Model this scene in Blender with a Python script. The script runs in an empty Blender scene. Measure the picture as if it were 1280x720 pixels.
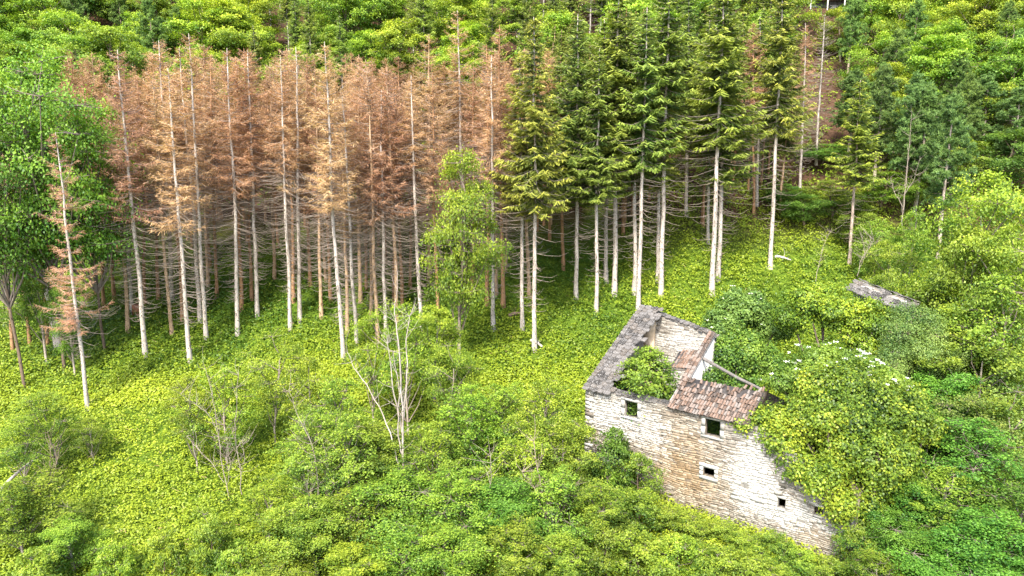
import bpy, math, random
import numpy as np
from mathutils import Vector, Matrix

S = bpy.context.scene
COL = S.collection
RAD = math.radians
rng = np.random.default_rng(7)
random.seed(7)

# ------------------------------------------------------------------ camera
F, CX, CY, PITCH = 950.0, 640.0, 360.0, RAD(12.0)
cd = bpy.data.cameras.new('camera'); cam = bpy.data.objects.new('camera', cd); COL.objects.link(cam)
cd.sensor_width = 36.0; cd.lens = 36.0 * F / 1280.0
cd.clip_start = 0.5; cd.clip_end = 2000
cam.location = (0, 0, 0); cam.rotation_euler = (RAD(90) - PITCH, 0, 0)
S.camera = cam

# ------------------------------------------------------------------ sky, sun, exposure
SUN_EL, SUN_AZ = RAD(52), RAD(-162)      # azimuth from +Y clockwise: behind the camera, a little left
w = bpy.data.worlds.new('World'); S.world = w; w.use_nodes = True
nt = w.node_tree; nt.nodes.clear()
sky = nt.nodes.new('ShaderNodeTexSky'); sky.sky_type = 'NISHITA'; sky.sun_disc = False
sky.sun_elevation = SUN_EL; sky.sun_rotation = SUN_AZ
sky.air_density = 1.0; sky.dust_density = 2.5; sky.ozone_density = 1.0
bg = nt.nodes.new('ShaderNodeBackground'); bg.inputs[1].default_value = 0.15
wo = nt.nodes.new('ShaderNodeOutputWorld')
nt.links.new(sky.outputs[0], bg.inputs[0]); nt.links.new(bg.outputs[0], wo.inputs[0])
sl = bpy.data.lights.new('sun', 'SUN'); sl.energy = 2.55; sl.angle = RAD(9); sl.color = (1.0, 0.95, 0.86)
sun = bpy.data.objects.new('sun', sl); COL.objects.link(sun)
sd = Vector((math.sin(SUN_AZ) * math.cos(SUN_EL), math.cos(SUN_AZ) * math.cos(SUN_EL), math.sin(SUN_EL)))
sun.rotation_euler = sd.to_track_quat('Z', 'Y').to_euler(); sun.location = sd * 60
S.view_settings.view_transform = 'Standard'; S.view_settings.look = 'None'
S.view_settings.exposure = 2.0; S.view_settings.gamma = 1.0
S.cycles.max_bounces = 7; S.cycles.diffuse_bounces = 4; S.cycles.transmission_bounces = 3; S.cycles.glossy_bounces = 2
S.cycles.transparent_max_bounces = 4
S.cycles.use_adaptive_sampling = True

# ------------------------------------------------------------------ geometry of the place
PY = np.array([-60, 0, 20, 38, 44, 50, 56, 62, 68, 74, 79, 86, 100, 120, 150, 190, 250, 330, 460], float)
PZ = np.array([-70, -42, -31, -25.0, -24.4, -23.6, -21.9, -20.9, -19.9, -16.9, -14.2, -10.2, -3.6, 7, 22, 44, 80, 120, 175], float)
_yy = np.linspace(-60, 460, 1041); _zz = np.interp(_yy, PY, PZ)
_k = np.ones(13) / 13.0; _zs = np.convolve(np.pad(_zz, 6, mode='edge'), _k, mode='valid')

def G(x, y):
    """ground height"""
    x = np.asarray(x, float); y = np.asarray(y, float)
    z = np.interp(y, _yy, _zs)
    far = np.clip((y - 72) / 40, 0, 1)
    z = z + (0.22 * np.sin(x * .41 + y * .23) + .18 * np.sin(x * .17 - y * .37 + 1.3) + .10 * np.sin(x * .93 + y * .71)) \
        + far * (1.6 * np.sin(x * .06 + .6) + 1.1 * np.sin(x * .021 + y * .05))
    return z

SP, CP = math.sin(PITCH), math.cos(PITCH)
def ray(u, v):
    r = (u - CX) / F; q = (CY - v) / F
    return np.array([r, CP + q * SP, -SP + q * CP])
def on_ground(u, v):
    """where the line of sight of a photograph pixel meets the ground"""
    d = ray(u, v); t = np.linspace(20, 260, 4801)
    p = d[None, :] * t[:, None]; h = p[:, 2] - G(p[:, 0], p[:, 1])
    i = int(np.argmax(h < 0)); i = max(i, 1)
    k = h[i - 1] / (h[i - 1] - h[i]) if h[i - 1] != h[i] else 0
    return p[i - 1] * (1 - k) + p[i] * k
def at_y(u, v, y):
    d = ray(u, v); return d * (y / d[1])

# ------------------------------------------------------------------ object helpers
def mesh(name, V, Fc, mat=None, tone=None, smooth=False, vtone=None):
    me = bpy.data.meshes.new(name)
    V = np.asarray(V, dtype=np.float32)
    if isinstance(Fc, np.ndarray):
        nf, k = Fc.shape
        me.vertices.add(len(V)); me.vertices.foreach_set('co', V.ravel())
        me.loops.add(nf * k); me.loops.foreach_set('vertex_index', Fc.astype(np.int32).ravel())
        me.polygons.add(nf); me.polygons.foreach_set('loop_start', np.arange(0, nf * k, k, dtype=np.int32))
        me.update(calc_edges=True)
    else:
        me.from_pydata([tuple(map(float, v)) for v in V], [], [tuple(map(int, f)) for f in Fc]); me.update()
    if smooth:
        me.shade_smooth()
    if tone is not None:
        a = me.attributes.new('tone', 'FLOAT', 'FACE'); a.data.foreach_set('value', np.asarray(tone, np.float32))
    if mat is not None:
        me.materials.append(mat)
    return me
def link(name, me, parent=None, loc=None, color=None):
    o = bpy.data.objects.new(name, me); COL.objects.link(o)
    if parent is not None: o.parent = parent
    if loc is not None: o.location = loc
    if color is not None: o.color = (*color, 1)
    return o
def tag(o, label=None, cat=None, group=None, kind=None):
    if label: o['label'] = label
    if cat: o['category'] = cat
    if group: o['group'] = group
    if kind: o['kind'] = kind
    return o
def empty(name, loc=(0, 0, 0), rz=0.0):
    o = bpy.data.objects.new(name, None); COL.objects.link(o)
    o.location = [float(c) for c in loc]; o.rotation_euler = (0, 0, rz); o.empty_display_size = .3
    return o

def norm(a):
    return a / np.maximum(np.linalg.norm(a, axis=-1, keepdims=True), 1e-9)
def leaves(P, D, N, L, W, fold=0.0):
    """diamond leaves: centres, long axes, normals"""
    D = norm(D); Sx = norm(np.cross(D, N)); L = np.asarray(L)[:, None]; W = np.asarray(W)[:, None]
    a = P - D * L * .5; b = P + Sx * W * .5 - D * L * .05; c = P + D * L * .5; d = P - Sx * W * .5 - D * L * .05
    V = np.stack([a, b, c, d], 1).reshape(-1, 3)
    return V, np.arange(len(V)).reshape(-1, 4)
def strips(A, B, N, W):
    D = norm(B - A); Sx = norm(np.cross(D, N)); W = np.asarray(W)[:, None]
    V = np.stack([A + Sx * W * .5, A - Sx * W * .5, B - Sx * W * .22, B + Sx * W * .22], 1).reshape(-1, 3)
    return V, np.arange(len(V)).reshape(-1, 4)
def tube(pts, rad, n=6, cap=True):
    pts = np.asarray(pts, float); m = len(pts)
    T = np.gradient(pts, axis=0); T = norm(T)
    ref = np.array([0, 0, 1.0]) if abs(T[:, 2].mean()) < .8 else np.array([0, 1.0, 0])
    A = norm(np.cross(T, ref)); B = np.cross(T, A)
    an = np.linspace(0, 2 * math.pi, n, endpoint=False)
    V = (pts[:, None, :] + (A[:, None, :] * np.cos(an)[None, :, None] + B[:, None, :] * np.sin(an)[None, :, None]) * np.asarray(rad)[:, None, None]).reshape(-1, 3)
    i = np.arange(m - 1)[:, None] * n; j = np.arange(n)[None, :]; j2 = (j + 1) % n
    Q = np.stack([i + j, i + j2, i + n + j2, i + n + j], -1).reshape(-1, 4)
    return V, Q
def join(parts):
    Vs, Fs, o = [], [], 0
    for V, Q in parts:
        Vs.append(V); Fs.append(Q + o); o += len(V)
    return np.concatenate(Vs), np.concatenate(Fs)
BOXF = np.array([[0, 3, 2, 1], [4, 5, 6, 7], [0, 1, 5, 4], [1, 2, 6, 5], [2, 3, 7, 6], [3, 0, 4, 7]])
def box(x0, x1, y0, y1, z0, z1):
    return np.array([[x0, y0, z0], [x1, y0, z0], [x1, y1, z0], [x0, y1, z0], [x0, y0, z1], [x1, y0, z1], [x1, y1, z1], [x0, y1, z1]], float), BOXF

# ------------------------------------------------------------------ materials
def new_mat(name):
    m = bpy.data.materials.new(name); m.use_nodes = True; t = m.node_tree; t.nodes.clear()
    return m, t, (lambda k, **kw: _node(t, k, **kw)), t.links.new
def _node(t, k, **kw):
    n = t.nodes.new(k)
    for a, b in kw.items():
        if a.startswith('i_'):
            key = a[2:]; key = int(key) if key.isdigit() else key.replace('_', ' ')
            n.inputs[key].default_value = b
        else: setattr(n, a, b)
    return n
def ramp(N, stops, fac, lk, interp='LINEAR'):
    r = N('ShaderNodeValToRGB'); cr = r.color_ramp; cr.interpolation = interp
    while len(cr.elements) < len(stops): cr.elements.new(.5)
    for e, (p, c) in zip(cr.elements, stops):
        e.position = p; e.color = (*c, 1)
    lk(fac, r.inputs[0]); return r.outputs[0]
def mixc(N, lk, fac, a, b, mode='MIX'):
    m = N('ShaderNodeMix', data_type='RGBA', blend_type=mode)
    for s, v in ((m.inputs[0], fac), (m.inputs[6], a), (m.inputs[7], b)):
        if hasattr(v, 'is_linked'): lk(v, s)
        elif isinstance(v, (int, float)): s.default_value = v
        else: s.default_value = (*v, 1)
    return m.outputs[2]

def leaf_mat(name, dark, mid, tip, trans=.32, use_color=True, noise_scale=.35, rough=.5, spec=.3):
    """dark/mid/tip: real leaf colours, old to young; the object colour tints the whole plant"""
    m, t, N, lk = new_mat(name)
    at = N('ShaderNodeAttribute', attribute_name='tone')
    geo = N('ShaderNodeNewGeometry')
    nz = N('ShaderNodeTexNoise', noise_dimensions='3D', i_Scale=noise_scale, i_Detail=2.0)
    lk(geo.outputs['Position'], nz.inputs['Vector'])
    ad = N('ShaderNodeMath', operation='MULTIPLY_ADD', i_1=.7, i_2=-.35); lk(nz.outputs[0], ad.inputs[0])
    sm = N('ShaderNodeMath', operation='ADD'); lk(at.outputs['Fac'], sm.inputs[0]); lk(ad.outputs[0], sm.inputs[1])
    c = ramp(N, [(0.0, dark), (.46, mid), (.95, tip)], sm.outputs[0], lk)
    if use_color:
        oi = N('ShaderNodeObjectInfo'); c = mixc(N, lk, 1.0, c, oi.outputs['Color'], 'MULTIPLY')
        hs = N('ShaderNodeHueSaturation', i_Saturation=1.0)
        mr = N('ShaderNodeMapRange', i_3=.485, i_4=.512); lk(oi.outputs['Random'], mr.inputs[0]); lk(mr.outputs[0], hs.inputs['Hue'])
        mv = N('ShaderNodeMapRange', i_3=.86, i_4=1.14); lk(oi.outputs['Random'], mv.inputs[0]); lk(mv.outputs[0], hs.inputs['Value'])
        lk(c, hs.inputs['Color']); c = hs.outputs[0]
    p = N('ShaderNodeBsdfPrincipled', i_Roughness=rough); p.inputs['Specular IOR Level'].default_value = spec
    tr = N('ShaderNodeBsdfTranslucent')
    c2 = mixc(N, lk, 1.0, c, (1.25, 1.3, .55), 'MULTIPLY')
    lk(c, p.inputs['Base Color']); lk(c2, tr.inputs[0])
    mx = N('ShaderNodeMixShader'); mx.inputs[0].default_value = trans
    lk(p.outputs[0], mx.inputs[1]); lk(tr.outputs[0], mx.inputs[2])
    o = N('ShaderNodeOutputMaterial'); lk(mx.outputs[0], o.inputs[0])
    return m
def bark_mat(name, a, b, knots=True, scale=3.0, use_color=True):
    m, t, N, lk = new_mat(name)
    tc = N('ShaderNodeTexCoord'); mp = N('ShaderNodeMapping'); mp.inputs['Scale'].default_value = (1, 1, .28)
    lk(tc.outputs['Object'], mp.inputs[0])
    nz = N('ShaderNodeTexNoise', i_Scale=scale, i_Detail=6.0, i_Roughness=.7); lk(mp.outputs[0], nz.inputs['Vector'])
    c = ramp(N, [(.28, a), (.62, b)], nz.outputs[0], lk)
    n2 = N('ShaderNodeTexNoise', i_Scale=9.0, i_Detail=3.0); lk(tc.outputs['Object'], n2.inputs['Vector'])
    f = ramp(N, [(.60, (0, 0, 0)), (.68, (1, 1, 1))], n2.outputs[0], lk)
    c = mixc(N, lk, f, c, (a[0] * .35, a[1] * .3, a[2] * .28)) if knots else c
    if use_color:
        oi = N('ShaderNodeObjectInfo'); c = mixc(N, lk, 1.0, c, oi.outputs['Color'], 'MULTIPLY')
    p = N('ShaderNodeBsdfPrincipled', i_Roughness=.85); lk(c, p.inputs['Base Color'])
    p.inputs['Specular IOR Level'].default_value = .15
    bp = N('ShaderNodeBump', i_Strength=.5, i_Distance=.03); lk(nz.outputs[0], bp.inputs['Height']); lk(bp.outputs[0], p.inputs['Normal'])
    o = N('ShaderNodeOutputMaterial'); lk(p.outputs[0], o.inputs[0]); return m

M = {}
M['leaf'] = leaf_mat('broad_leaves', (.05, .11, .015), (.175, .25, .028), (.31, .375, .042), trans=.38)
M['needle'] = leaf_mat('spruce_needles', (.04, .085, .020), (.15, .205, .034), (.28, .335, .052), trans=.25, rough=.6)
M['dead'] = leaf_mat('dead_needles', (.22, .115, .055), (.47, .285, .16), (.65, .46, .29), trans=.25, rough=.8, spec=.1, noise_scale=.25)
M['cover'] = leaf_mat('undergrowth_leaves', (.055, .125, .012), (.19, .262, .018), (.315, .375, .026), trans=.3, use_color=False, noise_scale=.12)
M['ivy'] = leaf_mat('ivy_leaves', (.014, .045, .010), (.095, .18, .02), (.28, .36, .04), trans=.25, rough=.45, spec=.25)
M['pale_bark'] = bark_mat('pale_bark', (.26, .22, .18), (.52, .47, .42))
M['dark_bark'] = bark_mat('dark_bark', (.10, .075, .055), (.22, .17, .13))
M['twig'] = bark_mat('dead_twigs', (.14, .115, .095), (.30, .26, .225), knots=False)
M['flower'] = leaf_mat('white_blossom', (.6, .6, .5), (.75, .75, .66), (.8, .8, .75), trans=.2, use_color=False)

def ground_mat():
    m, t, N, lk = new_mat('hillside_soil')
    geo = N('ShaderNodeNewGeometry'); pos = geo.outputs['Position']
    n1 = N('ShaderNodeTexNoise', i_Scale=.16, i_Detail=4.0); lk(pos, n1.inputs['Vector'])
    n2 = N('ShaderNodeTexNoise', i_Scale=2.6, i_Detail=8.0, i_Roughness=.75); lk(pos, n2.inputs['Vector'])
    moss = ramp(N, [(.3, (.035, .065, .008)), (.55, (.08, .13, .012)), (.75, (.13, .17, .016))], n2.outputs[0], lk)
    lit = ramp(N, [(.25, (.03, .018, .011)), (.55, (.075, .042, .025)), (.8, (.15, .09, .055))], n2.outputs[0], lk)
    f = ramp(N, [(.26, (0, 0, 0)), (.40, (1, 1, 1))], n1.outputs[0], lk)
    sx = N('ShaderNodeSeparateXYZ'); lk(pos, sx.inputs[0])
    mr = N('ShaderNodeMapRange', i_1=80.0, i_2=88.0); lk(sx.outputs[1], mr.inputs[0])
    mm = N('ShaderNodeMath', operation='MULTIPLY'); lk(f, mm.inputs[0]); lk(mr.outputs[0], mm.inputs[1])
    c = mixc(N, lk, mm.outputs[0], moss, lit)
    p = N('ShaderNodeBsdfPrincipled', i_Roughness=.95); lk(c, p.inputs['Base Color']); p.inputs['Specular IOR Level'].default_value = .1
    bp = N('ShaderNodeBump', i_Strength=.8, i_Distance=.15); lk(n2.outputs[0], bp.inputs['Height']); lk(bp.outputs[0], p.inputs['Normal'])
    o = N('ShaderNodeOutputMaterial'); lk(p.outputs[0], o.inputs[0]); return m
M['ground'] = ground_mat()

# ------------------------------------------------------------------ ground
gx = np.concatenate([np.linspace(-420, -92, 24), np.linspace(-90, 90, 181), np.linspace(92, 420, 24)])
gy = np.concatenate([np.linspace(-60, 28, 30), np.linspace(30, 130, 101), np.linspace(134, 460, 50)])
XX, YY = np.meshgrid(gx, gy); ZZ = G(XX, YY)
nx, ny = len(gx), len(gy)
idx = (np.arange(ny - 1)[:, None] * nx + np.arange(nx - 1)[None, :])
Q = np.stack([idx, idx + 1, idx + nx + 1, idx + nx], -1).reshape(-1, 4)
gme = mesh('ground', np.stack([XX.ravel(), YY.ravel(), ZZ.ravel()], 1), Q, M['ground'], smooth=True)
tag(link('ground', gme), kind='structure')

# ------------------------------------------------------------------ house frame (solved from the photograph)
ZB = -24.4
def at_z(u, v, z):
    d = ray(u, v); return d * (z / d[2])
HA = at_z(731, 599, ZB); HR = at_z(1062, 700, ZB)
ex = (HR - HA); WL = float(np.linalg.norm(ex)); ex = ex / WL; ey = np.array([-ex[1], ex[0], 0.0]); ez = np.array([0, 0, 1.0])
def wall_st(u, v):
    """pixel -> (along, height) on the front face of the house wall"""
    d = ray(u, v); n = -ey; t = np.dot(HA, n) / np.dot(d, n); p = d * t - HA
    return float(np.dot(p, ex)), float(p[2])
EAVE = wall_st(733, 484)[1]; BS = wall_st(838, 505)[0]
def depth_at(u, s0, zh=None):
    # along ey from (s0) until column u
    o = HA + ex * s0; r = (u - CX) / F
    # r = x / (y cos p - z sin p): z follows the roof plane
    best = None
    for t in np.linspace(0, 12, 2401):
        p = o + ey * t; p[2] = ZB + EAVE + .46 * t if zh is None else zh
        q = p[0] / (p[1] * CP - p[2] * SP)
        if best is None or abs(q - r) < best[0]: best = (abs(q - r), t, p.copy())
    return best[1], best[2]
DEP, pA = depth_at(800, 0)
dA = ray(800, 388); RISE_Z = dA[2] * (pA[1] / dA[1]); PITCHR = (RISE_Z - (ZB + EAVE)) / DEP
H_RZ = math.atan2(ex[1], ex[0])

# ------------------------------------------------------------------ house materials
def stone_mat(name, mortar=False):
    """tone: stone to stone variation, wash: how much old limewash is left, ochre: clayey staining"""
    m, t, N, lk = new_mat(name)
    to = N('ShaderNodeAttribute', attribute_name='tone').outputs['Fac']
    wa = N('ShaderNodeAttribute', attribute_name='wash').outputs['Fac']
    oc = N('ShaderNodeAttribute', attribute_name='ochre').outputs['Fac']
    tc = N('ShaderNodeTexCoord')
    n1 = N('ShaderNodeTexNoise', i_Scale=7.0, i_Detail=8.0, i_Roughness=.75); lk(tc.outputs['Object'], n1.inputs['Vector'])
    n2 = N('ShaderNodeTexNoise', i_Scale=1.3, i_Detail=6.0, i_Roughness=.7); lk(tc.outputs['Object'], n2.inputs['Vector'])
    stone = ramp(N, [(0.0, (.12, .105, .085)), (.35, (.20, .182, .155)), (.7, (.265, .245, .21)), (1.0, (.33, .31, .27))], to, lk)
    ochre = ramp(N, [(0.0, (.16, .11, .06)), (.5, (.26, .185, .105)), (1.0, (.34, .27, .18))], to, lk)
    c = mixc(N, lk, oc, stone, ochre)
    # limewash clings in flakes
    ad = N('ShaderNodeMath', operation='MULTIPLY_ADD', i_1=1.3, i_2=-.65); lk(n1.outputs[0], ad.inputs[0])
    a2 = N('ShaderNodeMath', operation='ADD'); lk(wa, a2.inputs[0]); lk(ad.outputs[0], a2.inputs[1])
    fl = ramp(N, [(.42, (0, 0, 0)), (.60, (1, 1, 1))], a2.outputs[0], lk)
    c = mixc(N, lk, fl, c, (.40, .385, .345))
    # grey lichen and damp
    li = ramp(N, [(.52, (0, 0, 0)), (.68, (.6, .6, .6))], n2.outputs[0], lk)
    c = mixc(N, lk, li, c, (.26, .25, .22))
    if mortar: c = mixc(N, lk, .7, c, (.12, .105, .088))
    p = N('ShaderNodeBsdfPrincipled', i_Roughness=.92); lk(c, p.inputs['Base Color']); p.inputs['Specular IOR Level'].default_value = .15
    bp = N('ShaderNodeBump', i_Strength=.6, i_Distance=.02); lk(n1.outputs[0], bp.inputs['Height']); lk(bp.outputs[0], p.inputs['Normal'])
    o = N('ShaderNodeOutputMaterial'); lk(p.outputs[0], o.inputs[0]); return m
def patch_mat(name, cols, scale=6.0, bump=.5, rand=True, spots=None, zs=1.0, rough=.9):
    m, t, N, lk = new_mat(name)
    tc = N('ShaderNodeTexCoord'); mp = N('ShaderNodeMapping'); mp.inputs['Scale'].default_value = (1, 1, zs); lk(tc.outputs['Object'], mp.inputs[0])
    oi = N('ShaderNodeObjectInfo')
    ofs = N('ShaderNodeVectorMath', operation='ADD'); sc_ = N('ShaderNodeVectorMath', operation='SCALE'); sc_.inputs[0].default_value = (31, 17, 23)
    lk(oi.outputs['Random'], sc_.inputs['Scale']); lk(mp.outputs[0], ofs.inputs[0]); lk(sc_.outputs[0], ofs.inputs[1])
    n1 = N('ShaderNodeTexNoise', i_Scale=scale, i_Detail=8.0, i_Roughness=.7); lk(ofs.outputs[0], n1.inputs['Vector'])
    if rand:
        q = N('ShaderNodeMath', operation='MULTIPLY_ADD', i_1=.75, i_2=-.37); lk(oi.outputs['Random'], q.inputs[0])
        s = N('ShaderNodeMath', operation='ADD'); lk(q.outputs[0], s.inputs[0]); lk(n1.outputs[0], s.inputs[1]); src = s.outputs[0]
    else: src = n1.outputs[0]
    k = len(cols); c = ramp(N, [(.2 + .6 * i / (k - 1), cc) for i, cc in enumerate(cols)], src, lk)
    if spots:
        n3 = N('ShaderNodeTexNoise', i_Scale=scale * 1.7, i_Detail=4.0); lk(ofs.outputs[0], n3.inputs['Vector'])
        f = ramp(N, [(.56, (0, 0, 0)), (.64, (.85, .85, .85))], n3.outputs[0], lk); c = mixc(N, lk, f, c, spots)
    p = N('ShaderNodeBsdfPrincipled', i_Roughness=rough); lk(c, p.inputs['Base Color']); p.inputs['Specular IOR Level'].default_value = .2
    bp = N('ShaderNodeBump', i_Strength=bump, i_Distance=.02); lk(n1.outputs[0], bp.inputs['Height']); lk(bp.outputs[0], p.inputs['Normal'])
    o = N('ShaderNodeOutputMaterial'); lk(p.outputs[0], o.inputs[0]); return m
M['stone'] = stone_mat('rubble_stone'); M['mortar'] = stone_mat('wall_core', True)
M['plaster'] = patch_mat('old_plaster', [(.26, .24, .20), (.38, .365, .33), (.46, .445, .41), (.34, .27, .18)], 1.6, .4, False, spots=(.36, .33, .29))
M['frame'] = patch_mat('limewashed_surround', [(.30, .285, .25), (.41, .395, .36), (.46, .445, .41)], 3.0, .3)
M['slab'] = patch_mat('stone_slab', [(.035, .032, .029), (.075, .069, .063), (.13, .12, .11), (.09, .076, .062)], 4.0, .6, spots=(.27, .26, .245))
M['tile'] = patch_mat('clay_tile', [(.055, .038, .028), (.135, .078, .048), (.18, .12, .088), (.17, .145, .125)], 5.0, .5, spots=(.30, .275, .245))
M['oldwood'] = patch_mat('weathered_timber', [(.04, .035, .03), (.10, .088, .078), (.17, .155, .14)], 5.0, .5, zs=.3)
M['rubble'] = patch_mat('rubble_fill', [(.05, .04, .03), (.14, .11, .08), (.24, .20, .15)], 2.0, .9, False)
M['earth'] = patch_mat('ochre_plaster', [(.36, .27, .17), (.50, .38, .24), (.62, .55, .45)], 2.2, .3, False)

def vnoise(x, y, s=1.0, seed=0):
    r = np.random.default_rng(seed); out = 0
    for k in range(5):
        a, b, c = r.uniform(-1, 1, 3); n_ = math.hypot(a, b) + 1e-6; fq = s * (1.0 + .8 * k)
        out = out + np.sin((a / n_) * x * fq + (b / n_) * y * fq + c * 9) / (1 + .5 * k)
    return out / 2.4

# ------------------------------------------------------------------ the ruined house
house = empty('stone_farmhouse', HA, H_RZ)
tag(house, 'ruined roofless farmhouse of whitewashed rubble stone with small dark windows and clay tile remnants', 'house')
house_mw = Matrix.Translation(Vector(HA)) @ Matrix.Rotation(H_RZ, 4, 'Z')
def H2W(x, y, z): return HA + ex * x + ey * y + ez * z
ZLOW = -2.2
OPEN = [(2.93, 3.91, 5.42, 6.55), (8.55, 9.55, 5.46, 6.58), (8.58, 9.34, 2.73, 3.33), (13.33, 13.76, 1.97, 2.62), (15.40, 15.90, 2.18, 2.74)]
def front_top(x):
    x = np.asarray(x, float)
    return np.interp(x, [0, 6, 11.8, 12.6, 13.6, 14.6, 15.6, 16.6, WL], [EAVE, EAVE, EAVE + .05, EAVE - .5, 5.9, 5.1, 4.5, 3.5, 2.4])
def wall_core(top, x0, x1, t0, t1, opens, axis='x', step=.8, zl=ZLOW):
    """solid wall from prisms; top(x) height; t0..t1 thickness; opens cut right through"""
    xs = sorted(set([x0, x1] + [o for op in opens for o in op[:2]] + list(np.arange(x0, x1, step))))
    parts = []
    for a, b in zip(xs[:-1], xs[1:]):
        if b - a < 1e-4: continue
        mid = (a + b) / 2; cuts = sorted([(o[2], o[3]) for o in opens if o[0] <= mid <= o[1]])
        z = zl; segs = []
        for c0, c1 in cuts: segs.append((z, c0, None)); z = c1
        segs.append((z, None, True))
        for z0, z1, last in segs:
            za, zb_ = (float(top(a)), float(top(b))) if last else (z1, z1)
            V = np.array([[a, t0, z0], [b, t0, z0], [b, t1, z0], [a, t1, z0], [a, t0, za], [b, t0, zb_], [b, t1, zb_], [a, t1, za]], float)
            if axis == 'y': V = V[:, [1, 0, 2]] ; parts.append((V, BOXF[:, ::-1]))
            else: parts.append((V, BOXF))
    return join(parts)
def set_face_attr(me, **kw):
    for k, v in kw.items():
        a = me.attributes.new(k, 'FLOAT', 'FACE'); a.data.foreach_set('value', np.asarray(v, np.float32))
def washes(x, z, seed):
    wn = .5 + .45 * vnoise(x, z * 1.6, .55, seed) + .20 * vnoise(x, z, 2.2, seed + 1)
    on = .5 + .8 * vnoise(x, z * 2.2, .45, seed + 2)
    return wn, on
def front_wash(x, z):
    g = lambda cx, cz, rx, rz: np.exp(-(((x - cx) / rx) ** 2 + ((z - cz) / rz) ** 2))
    w_, o_ = washes(x, z, 5)
    w_ = .30 * w_ + .60 * g(2.0, 5.2, 3.2, 1.8) + .75 * g(11.6, 3.2, 1.5, 2.6) + .42 * g(14.4, 1.6, 2.0, 1.6) + .30 * g(5.4, 4.4, 1.6, 1.6) + .25 * g(3, 2, 3, 1)
    o_ = .20 * o_ + .75 * g(6.6, 3.4, 1.8, 2.4) + .60 * g(8.6, 2.0, 2.0, 1.6) + .35 * g(8.2, 4.6, 1.2, .8) + .5 * g(.4, 3.6, .8, .6) + .3 * g(15.0, .9, 1.6, .8)
    return np.clip(w_, 0, 1.2), np.clip(o_, 0, 1)
def stones(top, x0, x1, z0, opens, proud=(.015, .06), sw=(.16, .60), sh=(.075, .20), seed=3, washf=None, plane='x', t=0.0, sgn=-1, pad=.0):
    r = np.random.default_rng(seed); Vs, tone, wa, oc = [], [], [], []
    z = z0; zmax = max(float(top(x)) for x in np.linspace(x0, x1, 30))
    while z < zmax - .03:
        h = r.uniform(*sh); x = x0 + r.uniform(-.2, 0)
        while x < x1:
            w_ = r.uniform(*sw) * (1.3 if r.random() < .12 else 1); a, b = max(x, x0) + .012, min(x + w_, x1) - .012; x += w_
            if b - a < .06: continue
            zl, zh = z + .008 + r.uniform(0, .02), z + h - .008 + r.uniform(-.015, .02)
            tz = float(top((a + b) / 2)); 
            if zl > tz - .03: continue
            zh = min(zh, tz)
            for o in opens:
                if b > o[0] - pad and a < o[1] + pad and zh > o[2] - pad and zl < o[3] + pad:
                    if (a + b) / 2 < (o[0] + o[1]) / 2: b = min(b, o[0] - pad)
                    else: a = max(a, o[1] + pad)
            if b - a < .05 or r.random() < .035: continue
            if r.random() < .2: zh = min(zh + r.uniform(.02, .06), tz)
            p_ = r.uniform(*proud) * sgn; j = lambda s=.014: r.uniform(-s, s)
            i_ = .014
            V = [[a + j(), t, zl + j(.006)], [b + j(), t, zl + j(.006)], [b + j(), t, zh + j(.006)], [a + j(), t, zh + j(.006)]]
            V += [[a + i_ + j(), t + p_ + j(.012), zl + i_ + j(.006)], [b - i_ + j(), t + p_ + j(.012), zl + i_ + j(.006)], [b - i_ + j(), t + p_ + j(.012), zh - i_ + j(.006)], [a + i_ + j(), t + p_ + j(.012), zh - i_ + j(.006)]]
            Vs.append(V); tone.append(r.random()); wa.append((a + b) / 2); oc.append((zl + zh) / 2)
        z += h
    V = np.array(Vs).reshape(-1, 3); n = len(Vs)
    base = np.array([[4, 5, 6, 7], [0, 1, 5, 4], [1, 2, 6, 5], [2, 3, 7, 6], [3, 0, 4, 7]])
    Fq = (base[None] + (np.arange(n) * 8)[:, None, None]).reshape(-1, 4)
    V[:, 2] += (.05 * np.sin(V[:, 0] * 1.3 + V[:, 2] * .8) + .025 * np.sin(V[:, 0] * 3.7 + V[:, 2] * 2.1)) * (V[:, 2] < zmax - .5)
    if (sgn > 0) != (plane == 'y'): Fq = Fq[:, ::-1]
    cx_, cz_ = np.array(wa), np.array(oc)
    w1, o1 = (washf or (lambda a, b: washes(a, b, seed)))(cx_, cz_)
    w1 = w1 + np.random.default_rng(seed).uniform(-.14, .14, n)
    if plane == 'y': V = V[:, [1, 0, 2]]
    me = mesh('stones', V, Fq, M['stone'])
    set_face_attr(me, tone=np.repeat(tone, 5), wash=np.repeat(w1, 5), ochre=np.repeat(o1, 5))
    return me
def core_mesh(VQ, xa=0, washf=None):
    V, Qf = VQ; me = mesh('wall', V, Qf, M['mortar'])
    c = V[Qf].mean(1); w1, o1 = (washf or (lambda a, b: washes(a, b, 9)))(c[:, xa], c[:, 2])
    set_face_attr(me, tone=np.full(len(Qf), .5), wash=w1, ochre=o1); return me

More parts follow.
